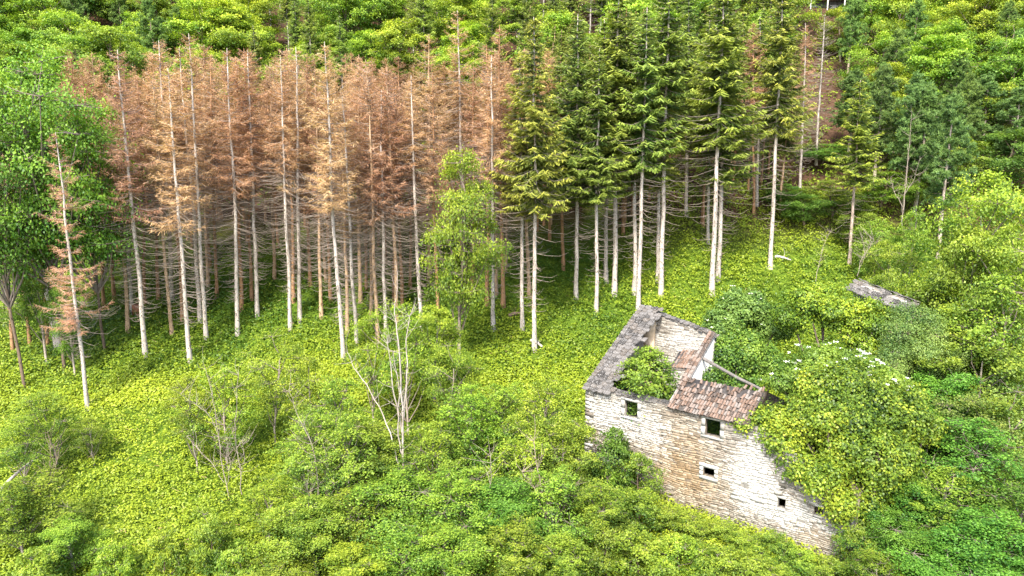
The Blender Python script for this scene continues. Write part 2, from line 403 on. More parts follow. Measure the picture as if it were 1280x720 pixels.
fw = link('wall', core_mesh(wall_core(front_top, 0, WL, 0, .42, OPEN), 0, front_wash), house)
tag(fw, label='front wall of whitewashed rubble stone with five openings')
tag(link('stones', stones(front_top, 0, WL, ZLOW + .6, OPEN[:0] + [(o[0] - .0, o[1] + .0, o[2], o[3]) for o in OPEN], washf=front_wash, pad=.03), fw), kind='stuff')
gab_top = lambda y: EAVE + PITCHR * np.asarray(y) - .03
gw = link('wall', core_mesh(wall_core(gab_top, .002, DEP, .002, .55, [], 'y'), 1), house)
tag(link('stones', stones(gab_top, .0, DEP, ZLOW + .6, [], seed=11, plane='y', t=.002), gw), kind='stuff')
TOPL = RISE_Z - ZB - .05
back_top = lambda x: np.interp(x, [0, 1.0, 2.4, 3.8, 5.0, BS, BS + .4, 9.5, 12, WL], [TOPL, TOPL - .02, TOPL - .28, TOPL - .55, TOPL - .8, TOPL - 1.2, TOPL - 2.6, 6.2, 5.4, 4.2])
bw = link('wall', core_mesh(wall_core(back_top, 0, WL, DEP + .002, DEP + .55, []), 0), house)
tag(link('stones', stones(lambda x: back_top(x), .56, BS - .3, 3.0, [], seed=17, t=DEP + .002, washf=lambda a, b: (.62 + .3 * vnoise(a, b, .9, 4) - .35 * np.clip((b - 9.0) / 1.2, 0, 1), .1 + 0 * a), proud=(.008, .03)), bw), kind='stuff')
# partition wall, its white plastered face to the right
par_top = lambda y: np.where(np.asarray(y) < 6.75, EAVE + PITCHR * np.asarray(y) - .08, 7.0)
PX0, PX1 = BS - .28, BS + .24
V, Qf = wall_core(par_top, .56, 6.75, PX0, PX1, [], 'y', step=.6)
pw = link('wall', mesh('wall', V, Qf, M['plaster']), house); tag(pw, label='partition wall with white plaster left on its right face')
right_top = lambda y: np.interp(y, [0, 3, DEP], [2.4, 4.6, 4.2])
rw = link('wall', core_mesh(wall_core(right_top, .56, DEP, WL - .55, WL - .002, [], 'y'), 1), house)
tag(link('stones', stones(right_top, .56, DEP, ZLOW + .6, [], seed=21, plane='y', t=WL - .002, sgn=1), rw), kind='stuff')
# ochre plastered chimney breast in the back left corner
cb = link('chimney_breast', mesh('chimney_breast', *box(.56, 1.35, DEP - .38, DEP, 3, TOPL - .55), M['earth']), house)
# rubble filled floor inside
xs_ = np.linspace(.5, WL - .5, 50); ys_ = np.linspace(.5, DEP, 24); A_, B_ = np.meshgrid(xs_, ys_)
Z_ = 4.1 + .5 * vnoise(A_, B_, .9, 3) + .25 * vnoise(A_, B_, 3, 8) - np.clip((A_ - 10) * .35, 0, 2.2)
ii = (np.arange(23)[:, None] * 50 + np.arange(49)[None, :]); Qr = np.stack([ii, ii + 1, ii + 51, ii + 50], -1).reshape(-1, 4)
link('rubble_floor', mesh('rubble_floor', np.stack([A_.ravel(), B_.ravel(), Z_.ravel()], 1), Qr, M['rubble']), house)

# corner stones
r = np.random.default_rng(12); z = -.6; k_ = 0
while z < EAVE - .12:
    h_ = min(r.uniform(.20, .34), EAVE - .05 - z); la, lb = (r.uniform(.42, .62), r.uniform(.22, .3)) if k_ % 2 else (r.uniform(.22, .3), r.uniform(.42, .62))
    V, Qf = box(-.045, la, -.075, lb, z + .008, z + h_ - .008); V = V + r.uniform(-.014, .014, V.shape); me = mesh('quoin', V, Qf, M['stone'])
    set_face_attr(me, tone=np.full(6, r.random()), wash=np.full(6, r.uniform(.2, .75)), ochre=np.full(6, r.uniform(0, .35))); link('quoin', me, fw); z += h_; k_ += 1
# window surrounds: each stone of the surround a piece
def surround(o, wj, wl, ws, dz=0):
    x0, x1, z0, z1 = o
    f = empty('window_surround', (0, 0, 0)); f.parent = house
    def pc(n, a, b, c, d, pr):
        V, Qf = box(a, b, -pr, .12, c, d); V = V + rng.uniform(-.008, .008, V.shape); link(n, mesh(n, V, Qf, M['frame']), f)
    pc('lintel', x0 - wj - .04, x1 + wj + .03, z1, z1 + wl, .075)
    pc('sill', x0 - wj, x1 + wj + .02, z0 - ws, z0, .085)
    if wj > .1:
        hm = z0 + (z1 - z0) * .5
        for a, b in ((x0 - wj, x0), (x1, x1 + wj)):
            pc('jamb', a, b, z0, hm - .006, .068); pc('jamb', a, b, hm + .006, z1, .072)
    return f
surround(OPEN[0], .24, .17, .12); surround(OPEN[1], .24, .17, .14); surround(OPEN[2], .22, .24, .22)
surround(OPEN[3], .0, .12, .10); surround(OPEN[4], .0, .12, .10)

# stone slab roof left along the gable, and slab copings
def slab_mesh(seed):
    r = np.random.default_rng(seed); n = 7; an = np.sort(np.linspace(0, 2 * math.pi, n, endpoint=False) + r.uniform(-.25, .25, n))
    rr = r.uniform(.8, 1.1, n); X = np.clip(np.cos(an) * 1.3 * rr, -1, 1) * .5; Y = np.clip(np.sin(an) * 1.3 * rr, -1, 1) * .5
    V = [[x, y, -.5] for x, y in zip(X, Y)] + [[x * .96, y * .96, .5 + r.uniform(-.15, .15)] for x, y in zip(X, Y)]
    Fs = [list(range(n))[::-1], list(range(n, 2 * n))] + [[i, (i + 1) % n, n + (i + 1) % n, n + i] for i in range(n)]
    return mesh('slab', V, Fs, M['slab'])
SLABS = [slab_mesh(i) for i in range(7)]
def put_piece(name, me, parent, loc, size, rot):
    o = link(name, me, parent, loc); o.scale = size; o.rotation_euler = rot; return o
ra = math.atan(PITCHR)
sr = link('slab_roof', mesh('slab_roof', *(lambda V, Qf: (V + np.array([[0, 0, PITCHR * v[1]] for v in V]), Qf))(*box(-.12, 1.42, -.15, DEP + .35, EAVE + .0, EAVE + .12)), M['slab']), house)
tag(sr, label='sloping strip of grey stone slabs along the left gable')
r = np.random.default_rng(5)
rows = 27
for i in range(rows):
    y = -.22 + (DEP + .45) * i / (rows - 1)
    xx = -.22
    lim = 1.5 + .22 * math.sin(i * 1.7) + (.35 if i < 3 else 0) + r.uniform(-.1, .1)
    while xx < lim:
        w_ = r.uniform(.36, .62); z = EAVE + PITCHR * y + .15 + .02 * r.random()
        put_piece('slab', SLABS[r.integers(7)], sr, (xx + w_ / 2, y, z), (w_ * .98, r.uniform(.42, .56), r.uniform(.035, .07)),
                  (ra - .13 + r.uniform(-.06, .06), r.uniform(-.05, .05), r.uniform(-.2, .2)))
        xx += w_
for i in range(34):                                   # coping on the front wall, left of the tiles
    x = 1.3 + (BS - 1.45) * (i % 17) / 16.5; lay = i // 17
    put_piece('coping_slab', SLABS[r.integers(7)], fw, (x, .18 + .12 * lay + r.uniform(-.05, .05), EAVE + .05 + .065 * lay), (r.uniform(.34, .55), r.uniform(.45, .62), r.uniform(.04, .075)),
              (r.uniform(-.06, .14), r.uniform(-.05, .05), r.uniform(-.25, .25)))
for i in range(32):                                   # coping on the broken back wall
    x = .3 + (BS - .3) * (i % 16) / 15.5; lay = i // 16; z = float(back_top(x))
    sl_ = math.atan((float(back_top(x + .1)) - z) / .1)
    put_piece('coping_slab', SLABS[r.integers(7)], bw, (x, DEP + .22 + r.uniform(-.08, .08), z + .05 + .07 * lay), (r.uniform(.36, .6), r.uniform(.5, .75), r.uniform(.04, .08)),
              (r.uniform(-.08, .08), -sl_ + r.uniform(-.08, .08), r.uniform(-.3, .3)))

# clay barrel tiles
def tile_mesh(seed):
    r = np.random.default_rng(seed); V, n = [], 5
    for yy, k in ((-.5, 1.0), (.5, .82)):
        for rad in (1.0, .84):
            for i in range(n + 1):
                a = math.pi * i / n; V.append([math.cos(a) * .5 * k * rad, yy, math.sin(a) * .42 * k * rad - (.0 if rad == 1 else .0)])
    def id_(s, w_, i): return s * 2 * (n + 1) + w_ * (n + 1) + i
    Fs = []
    for i in range(n):
        Fs += [[id_(0, 0, i + 1), id_(0, 0, i), id_(1, 0, i), id_(1, 0, i + 1)], [id_(0, 1, i), id_(0, 1, i + 1), id_(1, 1, i + 1), id_(1, 1, i)],
               [id_(0, 0, i), id_(0, 0, i + 1), id_(0, 1, i + 1), id_(0, 1, i)], [id_(1, 0, i + 1), id_(1, 0, i), id_(1, 1, i), id_(1, 1, i + 1)]]
    V = np.array(V) + r.uniform(-.012, .012, (len(V), 3))
    return mesh('tile', V, Fs, M['tile'])
TILES = [tile_mesh(i) for i in range(4)]
TX0, TX1 = BS - .12, 11.3
tr_ = link('tile_roof', mesh('tile_roof', *(lambda V, Qf: (V + np.array([[0, 0, PITCHR * v[1]] for v in V]), Qf))(*box(TX0, TX1, -.2, 2.45, EAVE + .0, EAVE + .06)), M['oldwood']), house)
tag(tr_, label='strip of reddish clay barrel tiles along the front eave')
ncol = 28; cw = (TX1 - TX0) / ncol
for c in range(ncol):
    nr = 7 if c < 20 else 8
    for k in range(nr):
        if (k >= 6 and r.random() < .35) or (k == 5 and r.random() < .15) or r.random() < .05: continue
        y = -.12 + .385 * k + r.uniform(-.06, .06)
        put_piece('tile', TILES[r.integers(4)], tr_, (TX0 + cw * (c + .5) + r.uniform(-.02, .02), y, EAVE + PITCHR * y + .10 + r.uniform(0, .02)),
                  (cw * r.uniform(.92, 1.08), r.uniform(.40, .50), r.uniform(.18, .25)), (ra - .08 + r.uniform(-.08, .08), r.uniform(-.10, .10), r.uniform(-.12, .12) * (1 if k < 4 else 3)))
tc_ = link('tile_coping', mesh('tile_coping', *(lambda V, Qf: (V + np.array([[0, 0, PITCHR * v[1]] for v in V]), Qf))(*box(PX0 - .03, PX1 + .03, 1.6, 6.8, EAVE - .06, EAVE + .02)), M['oldwood']), house)
tag(tc_, label='double row of clay tiles climbing the partition wall')
for i in range(15):
    for q in range(2):
        y = 1.9 + .36 * i
        if y > 6.8: continue
        put_piece('tile', TILES[r.integers(4)], tc_, (PX0 + .12 + .27 * q, y, EAVE + PITCHR * y + .05 + .02 * r.random()), (.27, .5, .24), (ra - .05 + r.uniform(-.06, .06), r.uniform(-.05, .05), r.uniform(-.1, .1)))
for i in range(20):                                    # loose tiles slid down on the left of the partition wall
    q, k = i % 5, i // 5; y = 3.6 + .42 * k
    put_piece('loose_tile', TILES[r.integers(4)], tc_, (PX0 - .16 - .27 * q, y + .1 * q, EAVE + PITCHR * y - .12 - .07 * q), (.27, .52, .24), (ra + r.uniform(-.08, .08), r.uniform(-.1, .2), r.uniform(-.1, .1)))
link('fallen_deck', mesh('fallen_deck', *(lambda V, Qf: (V + np.array([[0, 0, PITCHR * v[1] + .25 * (v[0] - PX0)] for v in V]), Qf))(*box(PX0 - 1.5, PX0 - .005, 3.4, 5.3, EAVE - .26, EAVE - .20)), M['oldwood']), house)
# the fallen roof beam
V, Qf = tube([(BS + .1, 4.6, EAVE + PITCHR * 4.6 - .15), (BS + 1.6, 4.3, EAVE + 1.72), (BS + 3.0, 3.9, EAVE + 1.38), (BS + 4.6, 3.5, EAVE + 1.1)], [.12, .11, .11, .09], 7)
link('roof_beam', mesh('roof_beam', V, Qf, M['oldwood']), house)

# ------------------------------------------------------------------ tree kinds
def spruce_kind(seed, h=26.0, kind='green', cb=.45, rmax=2.3, dens=1.0, dead_from=.13, r0=.145, twigs=1.0):
    r = np.random.default_rng(seed); K = {}
    nz = 15; t = np.linspace(0, 1, nz)
    wob = np.cumsum(r.normal(0, .035, (nz, 2)), 0)
    tp = np.stack([wob[:, 0], wob[:, 1], t * h], 1); tp[0, :2] = 0; tp0 = tp.copy(); tp0[0, 2] = -.6
    K['trunk'] = tube(tp0, r0 * (1 - t) ** .75 + .025 + .07 * np.exp(-t * 60), 8) + (None,)
    sb = []
    for q in range(70):
        zq = r.uniform(.02, .75) * h; a = r.uniform(0, 6.28); c, s = math.cos(a), math.sin(a); b0 = np.array([np.interp(zq, tp[:, 2], tp[:, 0]), np.interp(zq, tp[:, 2], tp[:, 1]), zq]); rr = r0 * (1 - zq / h) ** .75
        sb.append(tube([b0 + np.array([c, s, 0]) * rr * .6, b0 + np.array([c, s, r.uniform(-.2, .3)]) * (rr + r.uniform(.06, .22))], [.045, .02], 4))
    K['stubs'] = join(sb) + (None,)
    axis = lambda z: np.stack([np.interp(z, tp[:, 2], tp[:, 0]), np.interp(z, tp[:, 2], tp[:, 1]), z], -1)
    # bare lower branches, bent down then up at the tips
    parts = []; z = h * dead_from
    while z < h * (cb + .10):
        k = (z / h - dead_from) / max(cb + .1 - dead_from, .01)
        for _ in range(r.integers(3, 6) if kind != 'green' else r.integers(1, 4)):
            if r.random() > twigs: continue
            a = r.uniform(0, 2 * math.pi); L = r.uniform(.35, 1.1) * (.9 + 2.3 * min(1, k * 1.6)); c, s = math.cos(a), math.sin(a)
            b0 = axis(np.array(z)); dr = r.uniform(.05, .35) * L; cv = r.uniform(-.3, .3) * L
            P = [b0, b0 + np.array([c * L * .4 - s * cv * .2, s * L * .4 + c * cv * .2, -dr * .6]), b0 + np.array([c * L * .75 - s * cv * .6, s * L * .75 + c * cv * .6, -dr * .75]), b0 + np.array([c * L - s * cv, s * L + c * cv, -dr * .2 + .1])]
            parts.append(tube(P, [.022, .018, .013, .007], 3))
        z += r.uniform(.16, .36)
    # crown
    A, B, W, T = [], [], [], []; z = h * cb; boughs = []
    step = (.40 if kind == 'green' else .21) / dens
    while z < h - .25:
        k = (z - h * cb) / (h * (1 - cb))
        env = rmax * min(1, (k + .12) / .22) * (1 - k) ** (.72 if kind == 'green' else .55) + .16
        for _ in range(r.integers(4, 7) if kind == 'green' else r.integers(1, 5)):
            a = r.uniform(0, 2 * math.pi); L = env * (r.uniform(.45, 1.18) if kind == 'green' else r.uniform(.3, 1.25)); c, s = math.cos(a), math.sin(a)
            
            rise = (.55 * k - .28 + (0 if kind == 'green' else .22)) * L + r.uniform(-.18, .16) * L; up = r.uniform(.05, .22) * L
            b0 = axis(np.array(z))
            n = max(4, int(L * (7.2 if kind == 'green' else 9))); tt = np.linspace(.05 if kind == 'green' else .16, 1, n)
            cx_ = b0[0] + c * L * tt; cy_ = b0[1] + s * L * tt; cz_ = b0[2] + rise * tt + up * tt ** 3 - .12 * L * np.sin(tt * 3)
            C = np.stack([cx_, cy_, cz_], 1); fw_ = np.array([c, s, rise / L * .6]); sd_ = np.array([-s, c, 0])
            boughs.append(tube([b0, C[n // 2], C[-1]], [.035, .022, .01], 3))
            for sg in (-1, 1):
                for q in range(2 if kind == 'green' else 3):
                    ln = ((.54 if kind == 'green' else .46) * (1 - .55 * tt) * min(1.0, L / 1.6) + .16) * r.uniform(.7, 1.2, n)
                    hang = r.uniform(.15, .75, n) if kind == 'green' else r.uniform(-.3, .7, n)
                    D = norm(fw_[None] * r.uniform(.35, 1.0, (n, 1)) + sg * sd_[None] * r.uniform(.5, 1.1, (n, 1)) + np.array([0, 0, -1.0]) * hang[:, None] + r.normal(0, .16 if kind == 'green' else .3, (n, 3)))
                    keep = r.random(n) < (.97 if kind == 'green' else .72)
                    st = C + r.normal(0, .05, (n, 3))
                    A.append(st[keep]); B.append((st + D * ln[:, None])[keep])
                    wd = r.uniform(.07, .135, n) if kind == 'green' else r.uniform(.018, .036, n)
                    W.append(wd[keep])
                    T.append((np.clip(.12 + .62 * tt + r.normal(0, .16, n), 0, 1) if kind == 'green' else np.clip(.5 + r.normal(0, .22, n), 0, 1))[keep])
        z += step * r.uniform(.75, 1.25)
    A, B, W, T = map(np.concatenate, (A, B, W, T))
    Nn = norm(np.array([0, 0, 1.0]) + r.normal(0, .55, A.shape))
    V, Qf = strips(A, B, Nn, W)
    K['crown'] = (V, Qf, T); K['branches'] = join(parts + boughs) + (None,)
    return K
def broadleaf_kind(seed, h=10.0, R=3.6, nb=15, nt=13, nl=60, leaf=(.17, .11), cb=.25, top=1.0, flat=.55, spread=.62, r0=.16, bare=0.0, stems=1):
    r = np.random.default_rng(seed); K = {}; tubes = []; tips = []
    # scaffold: trunk then boughs to lumps arranged on a rough egg
    cz, rz = h * (cb + (1 - cb) * .48), h * (1 - cb) * .5
    lean = r.normal(0, .05, 2) * h
    tk = np.linspace(0, 1, 7); tp = np.stack([lean[0] * tk ** 1.5 + r.normal(0, .06, 7), lean[1] * tk ** 1.5 + r.normal(0, .06, 7), tk * h * .74], 1); tp[0] = (0, 0, -.5)
    K['trunk'] = tube(tp, r0 * (1 - tk) ** .8 + .03, 7) + (None,)
    for i in range(nb):
        f = (i + .5) / nb; ph = i * 2.39996 + r.uniform(-.5, .5); zc = 1 - 1.85 * f + r.uniform(-.12, .12); zc = max(-1, min(1, zc))
        rr = math.sqrt(max(0, 1 - zc * zc)) * r.uniform(.52, .98); q = r.uniform(.55, 1.12)
        c = np.array([math.cos(ph) * R * rr * q + lean[0] * .5, math.sin(ph) * R * rr * q + lean[1] * .5, cz + rz * zc * r.uniform(.70, .98) * top])
        zt = max(h * (cb * .8 if cb > .25 else .12), min(h * .8, c[2] - r.uniform(.15, .35) * h * (.4 + rr))); b0 = np.array([np.interp(zt, tp[:, 2], tp[:, 0]), np.interp(zt, tp[:, 2], tp[:, 1]), zt])
        mid = (b0 + c) / 2 + r.normal(0, .12, 3) + np.array([0, 0, -.05 * R]); tubes.append(tube([b0, mid, c], [.055 * h / 10, .04 * h / 10, .02], 4))
        lr = R * r.uniform(.24, .42)
        for _ in range(nt):
            d = norm(r.normal(0, 1, 3)); d[2] = abs(d[2]) * .9 - .15
            tpnt = c + d * lr * np.array([1.15, 1.15, flat]) * r.uniform(.55, 1.1)
            if r.random() < .6: tubes.append(tube([c, (c + tpnt) / 2 + r.normal(0, .05, 3), tpnt], [.02, .014, .007], 3))
            tips.append((tpnt, lr, zc))
    P, N, T = [], [], []; C = np.array([0, 0, cz])
    for tpnt, lr, zc in tips:
        if r.random() < bare: continue
        n = max(4, int(nl * r.uniform(.6, 1.35))); s_ = lr * r.uniform(.22, .38)
        g = r.normal(0, 1, (n, 3)) * np.array([s_, s_, s_ * .45])
        g[:, 2] -= .25 * (g[:, 0] ** 2 + g[:, 1] ** 2) / max(s_, .01)
        P.append(tpnt + g); out = norm(tpnt - C)
        N.append(norm(np.array([0, 0, .8]) + out * .5 + r.normal(0, .5, (n, 3))))
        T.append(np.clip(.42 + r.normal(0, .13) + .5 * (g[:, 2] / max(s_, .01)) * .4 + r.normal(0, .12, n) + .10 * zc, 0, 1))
    P, N, T = map(np.concatenate, (P, N, T)); n = len(P)
    D = r.normal(0, 1, (n, 3)); D = D - N * (D * N).sum(1, keepdims=True) + np.array([0, 0, -.25])
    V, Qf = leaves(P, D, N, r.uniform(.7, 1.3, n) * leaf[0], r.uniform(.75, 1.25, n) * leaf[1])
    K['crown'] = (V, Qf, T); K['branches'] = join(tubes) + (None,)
    return K
def pine_kind(seed, h=17.0, R=2.9, cb=.33):
    r = np.random.default_rng(seed); K = {}; tubes = []
    tk = np.linspace(0, 1, 8); tp = np.stack([np.cumsum(r.normal(0, .08, 8)), np.cumsum(r.normal(0, .08, 8)), tk * h], 1); tp[0] = (0, 0, -.5)
    K['trunk'] = tube(tp, .2 * (1 - tk) ** .8 + .03, 7) + (None,)
    A, B, W, T = [], [], [], []
    z = h * cb
    while z < h:
        k = (z / h - cb) / (1 - cb); env = R * min(1, (k + .25) / .4) * (1 - k ** 2.2) + .35
        for _ in range(r.integers(3, 6)):
            a = r.uniform(0, 6.28); L = env * r.uniform(.5, 1.1); d = np.array([math.cos(a), math.sin(a), r.uniform(.1, .5)])
            b0 = np.array([np.interp(z, tp[:, 2], tp[:, 0]), np.interp(z, tp[:, 2], tp[:, 1]), z]); e = b0 + d * L
            tubes.append(tube([b0, b0 + d * L * .5 + np.array([0, 0, -.06 * L]), e], [.05, .03, .012], 3))
            for q in range(int(7 + L * 4)):
                c = b0 + (e - b0) * r.uniform(.35, 1.05) + r.normal(0, .22, 3); n = 26
                dd = norm(r.normal(0, 1, (n, 3)) + np.array([0, 0, .75]))
                A.append(np.repeat(c[None], n, 0) + r.normal(0, .06, (n, 3))); B.append(c + dd * r.uniform(.18, .42, (n, 1))); W.append(r.uniform(.05, .09, n)); T.append(np.clip(.35 + .3 * dd[:, 2] + r.normal(0, .12, n), 0, 1))
        z += r.uniform(.4, .75)
    A, B, W, T = map(np.concatenate, (A, B, W, T)); V, Qf = strips(A, B, norm(r.normal(0, 1, A.shape)), W)
    K['crown'] = (V, Qf, T); K['branches'] = join(tubes) + (None,); return K
def kind_meshes(K, crown_mat, bark='pale_bark', twig='twig'):
    out = {}
    for nme, (V, Qf, T) in K.items():
        mt = M[crown_mat] if nme == 'crown' else M[bark] if nme == 'trunk' else M['dark_bark'] if nme == 'stubs' else M[twig]
        out[nme] = mesh(nme, V, Qf, mt, tone=T, smooth=(nme == 'trunk'))
    return out
DEADK = [kind_meshes(spruce_kind(100 + i, kind='dead', cb=[.50, .46, .56, .52, .48, .60, .66, .52][i], rmax=[2.0, 1.8, 1.7, 2.2, 1.9, 1.7, 1.5, 2.3][i], dens=[1, .8, .9, 1.1, .6, .85, .7, 1.1][i]), 'dead') for i in range(8)]
GREENK = [kind_meshes(spruce_kind(200 + i, kind='green', cb=[.44, .38, .50, .36, .46][i], rmax=[2.8, 3.2, 2.5, 3.2, 2.7][i], dens=[1, .95, 1.05, .9, 1][i]), 'needle') for i in range(5)]
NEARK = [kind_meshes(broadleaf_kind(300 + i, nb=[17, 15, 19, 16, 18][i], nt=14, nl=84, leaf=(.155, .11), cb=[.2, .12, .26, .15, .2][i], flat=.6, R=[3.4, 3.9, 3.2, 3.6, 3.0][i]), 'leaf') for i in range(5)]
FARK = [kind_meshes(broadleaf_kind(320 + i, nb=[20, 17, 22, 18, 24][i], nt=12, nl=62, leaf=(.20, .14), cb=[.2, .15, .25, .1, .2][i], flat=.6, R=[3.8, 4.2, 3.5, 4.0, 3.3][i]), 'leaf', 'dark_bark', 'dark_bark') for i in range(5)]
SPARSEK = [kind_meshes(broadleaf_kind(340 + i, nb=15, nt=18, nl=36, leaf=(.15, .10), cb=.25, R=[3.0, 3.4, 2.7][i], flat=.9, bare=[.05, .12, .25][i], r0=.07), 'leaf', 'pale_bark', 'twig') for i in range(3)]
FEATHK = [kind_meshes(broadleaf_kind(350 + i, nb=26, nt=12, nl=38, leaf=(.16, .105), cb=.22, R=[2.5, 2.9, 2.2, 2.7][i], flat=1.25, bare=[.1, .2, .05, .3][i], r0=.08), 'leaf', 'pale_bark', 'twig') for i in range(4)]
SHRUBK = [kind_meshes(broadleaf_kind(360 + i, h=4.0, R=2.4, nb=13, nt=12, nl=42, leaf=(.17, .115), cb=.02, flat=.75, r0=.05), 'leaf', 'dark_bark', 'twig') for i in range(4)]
PINEK = [kind_meshes(pine_kind(380 + i), 'needle', 'pale_bark', 'twig') for i in range(3)]

def plant(name, km, loc, sc, rz, label=None, cat='tree', group=None, tilt=(0, 0), crown=(1, 1, 1), bark=(1, 1, 1), twig=None, skip=()):
    o = empty(name, loc, rz); o.scale = sc if hasattr(sc, '__len__') else (sc, sc, sc)
    m = Matrix.Rotation(tilt[0], 4, 'Y') @ Matrix.Rotation(tilt[1], 4, 'X') @ Matrix.Rotation(rz, 4, 'Z'); o.rotation_euler = m.to_euler()
    tag(o, label, cat, group)
    for nme, me in km.items():
        if nme in skip: continue
        c_ = link(nme, me, o, color=crown if nme == 'crown' else bark if nme == 'trunk' else (twig or bark))
        if nme in ('branches', 'stubs'): c_['kind'] = 'stuff'
    return o
ORD = ['first', 'second', 'third', 'fourth', 'fifth', 'sixth', 'seventh', 'eighth', 'ninth', 'tenth', 'eleventh', 'twelfth', 'thirteenth', 'fourteenth', 'fifteenth', 'sixteenth', 'seventeenth', 'eighteenth', 'nineteenth', 'twentieth']
def ordinal(i):
    if i < 20: return ORD[i]
    if i == 99: return 'hundredth'
    if i > 99: return 'hundred-and-' + ordinal(i - 100)
    t_ = ['twenty', 'thirty', 'forty', 'fifty', 'sixty', 'seventy', 'eighty', 'ninety'][(i + 1) // 10 - 2]; u_ = (i + 1) % 10
    return (t_ + '-' + ORD[u_ - 1]) if u_ else t_[:-1] + 'ieth'
W_, B_, O_ = (1, .98, .95), (.74, .47, .28), (.95, .72, .50)
# stand of spruces: base pixel, top pixel, trunk colour, kind (d dead, g green, t thinly needled)
STAND = [
 (16, 440, -12, 210, B_, 'd'), (38, 432, 8, 170, B_, 'd'), (60, 434, 45, 230, B_, 'd'), (110, 512, 72, 165, W_, 'd'),
 (130, 383, 112, 130, B_, 'd'), (143, 373, 128, 150, B_, 'd'), (120, 366, 100, 150, B_, 'd'), (160, 415, 138, 118, O_, 'd'), (165, 393, 150, 110, W_, 'd'),
 (182, 446, 150, 62, W_, 'd'), (181, 382, 168, 95, B_, 'd'), (198, 373, 186, 85, B_, 'd'), (216, 421, 190, 100, O_, 'd'), (215, 377, 197, 50, W_, 'd'),
 (228, 402, 213, 95, B_, 'd'), (238, 453, 209, 85, W_, 'd'), (250, 403, 226, 60, W_, 'd'), (258, 424, 236, 42, W_, 'd'), (260, 360, 255, 55, O_, 'd'), (271, 370, 263, 70, B_, 'd'),
 (297, 418, 283, 60, W_, 'd'), (302, 387, 296, 70, B_, 'd'), (315, 375, 303, 60, B_, 'd'), (322, 395, 308, 62, W_, 'd'), (343, 348, 338, 80, O_, 'd'),
 (363, 412, 351, 72, W_, 'd'), (367, 377, 358, 60, B_, 'd'), (375, 402, 365, 58, W_, 'd'), (388, 357, 384, 66, B_, 'd'), (402, 397, 393, 110, O_, 'd'),
 (414, 378, 408, 95, B_, 'd'), (430, 452, 407, 52, W_, 'd'), (434, 418, 425, 110, O_, 'd'), (446, 433, 428, 120, W_, 'd'), (451, 377, 449, 68, O_, 'd'),
 (458, 363, 452, 75, B_, 'd'), (463, 407, 456, 74, O_, 'd'), (472, 430, 460, 85, O_, 'd'), (482, 430, 476, 112, W_, 'd'), (493, 377, 490, 90, B_, 'd'),
 (497, 420, 485, 84, O_, 'd'), (502, 400, 497, 108, B_, 'd'), (513, 360, 511, 100, B_, 'd'), (527, 413, 514, 94, W_, 'd'), (536, 350, 535, 42, O_, 'd'),
 (548, 400, 541, 90, B_, 'd'), (580, 345, 572, 12, W_, 'd'), (590, 352, 592, 84, B_, 'd'), (609, 381, 607, 55, B_, 'd'), (617, 413, 615, 70, W_, 'd'), (620, 368, 618, 60, O_, 'd'),
 (629, 383, 622, 32, B_, 'd'), (653, 413, 650, 70, W_, 't'), (662, 372, 657, 60, O_, 'd'), (668, 439, 668, 22, W_, 't'), (687, 300, 686, 60, B_, 'd'), (704, 337, 700, 70, B_, 'g'),
 (720, 373, 722, 18, W_, 'g'), (745, 393, 748, 60, W_, 'g'), (758, 353, 756, 25, W_, 'g'), (768, 369, 778, -20, W_, 'g'), (779, 292, 782, 10, B_, 'g'),
 (792, 367, 796, 40, W_, 'g'), (798, 386, 806, 10, W_, 'g'), (822, 352, 830, 15, W_, 'g'), (826, 370, 834, -32, W_, 'g'), (858, 271, 862, -5, W_, 'g'), (885, 304, 884, 25, W_, 'g'),
 (890, 368, 903, -30, W_, 'g'), (897, 350, 912, 0, W_, 'g'), (942, 267, 943, 28, B_, 'd'), (946, 257, 950, 20, W_, 'g'), (963, 335, 977, -22, W_, 't'),
 (1000, 240, 1007, 28, W_, 'd'), (1020, 206, 1032, 18, W_, 'b'),
]
r = np.random.default_rng(44)
def classify(v, u):
    return 0 if v >= 405 else 1 if v >= 372 else 2
names_ = {}
recs = sorted(STAND, key=lambda s: s[0])
cnt = {}
rowname = ['standing in the front edge of the stand', 'standing in the second rank of the stand', 'standing deep in the stand']
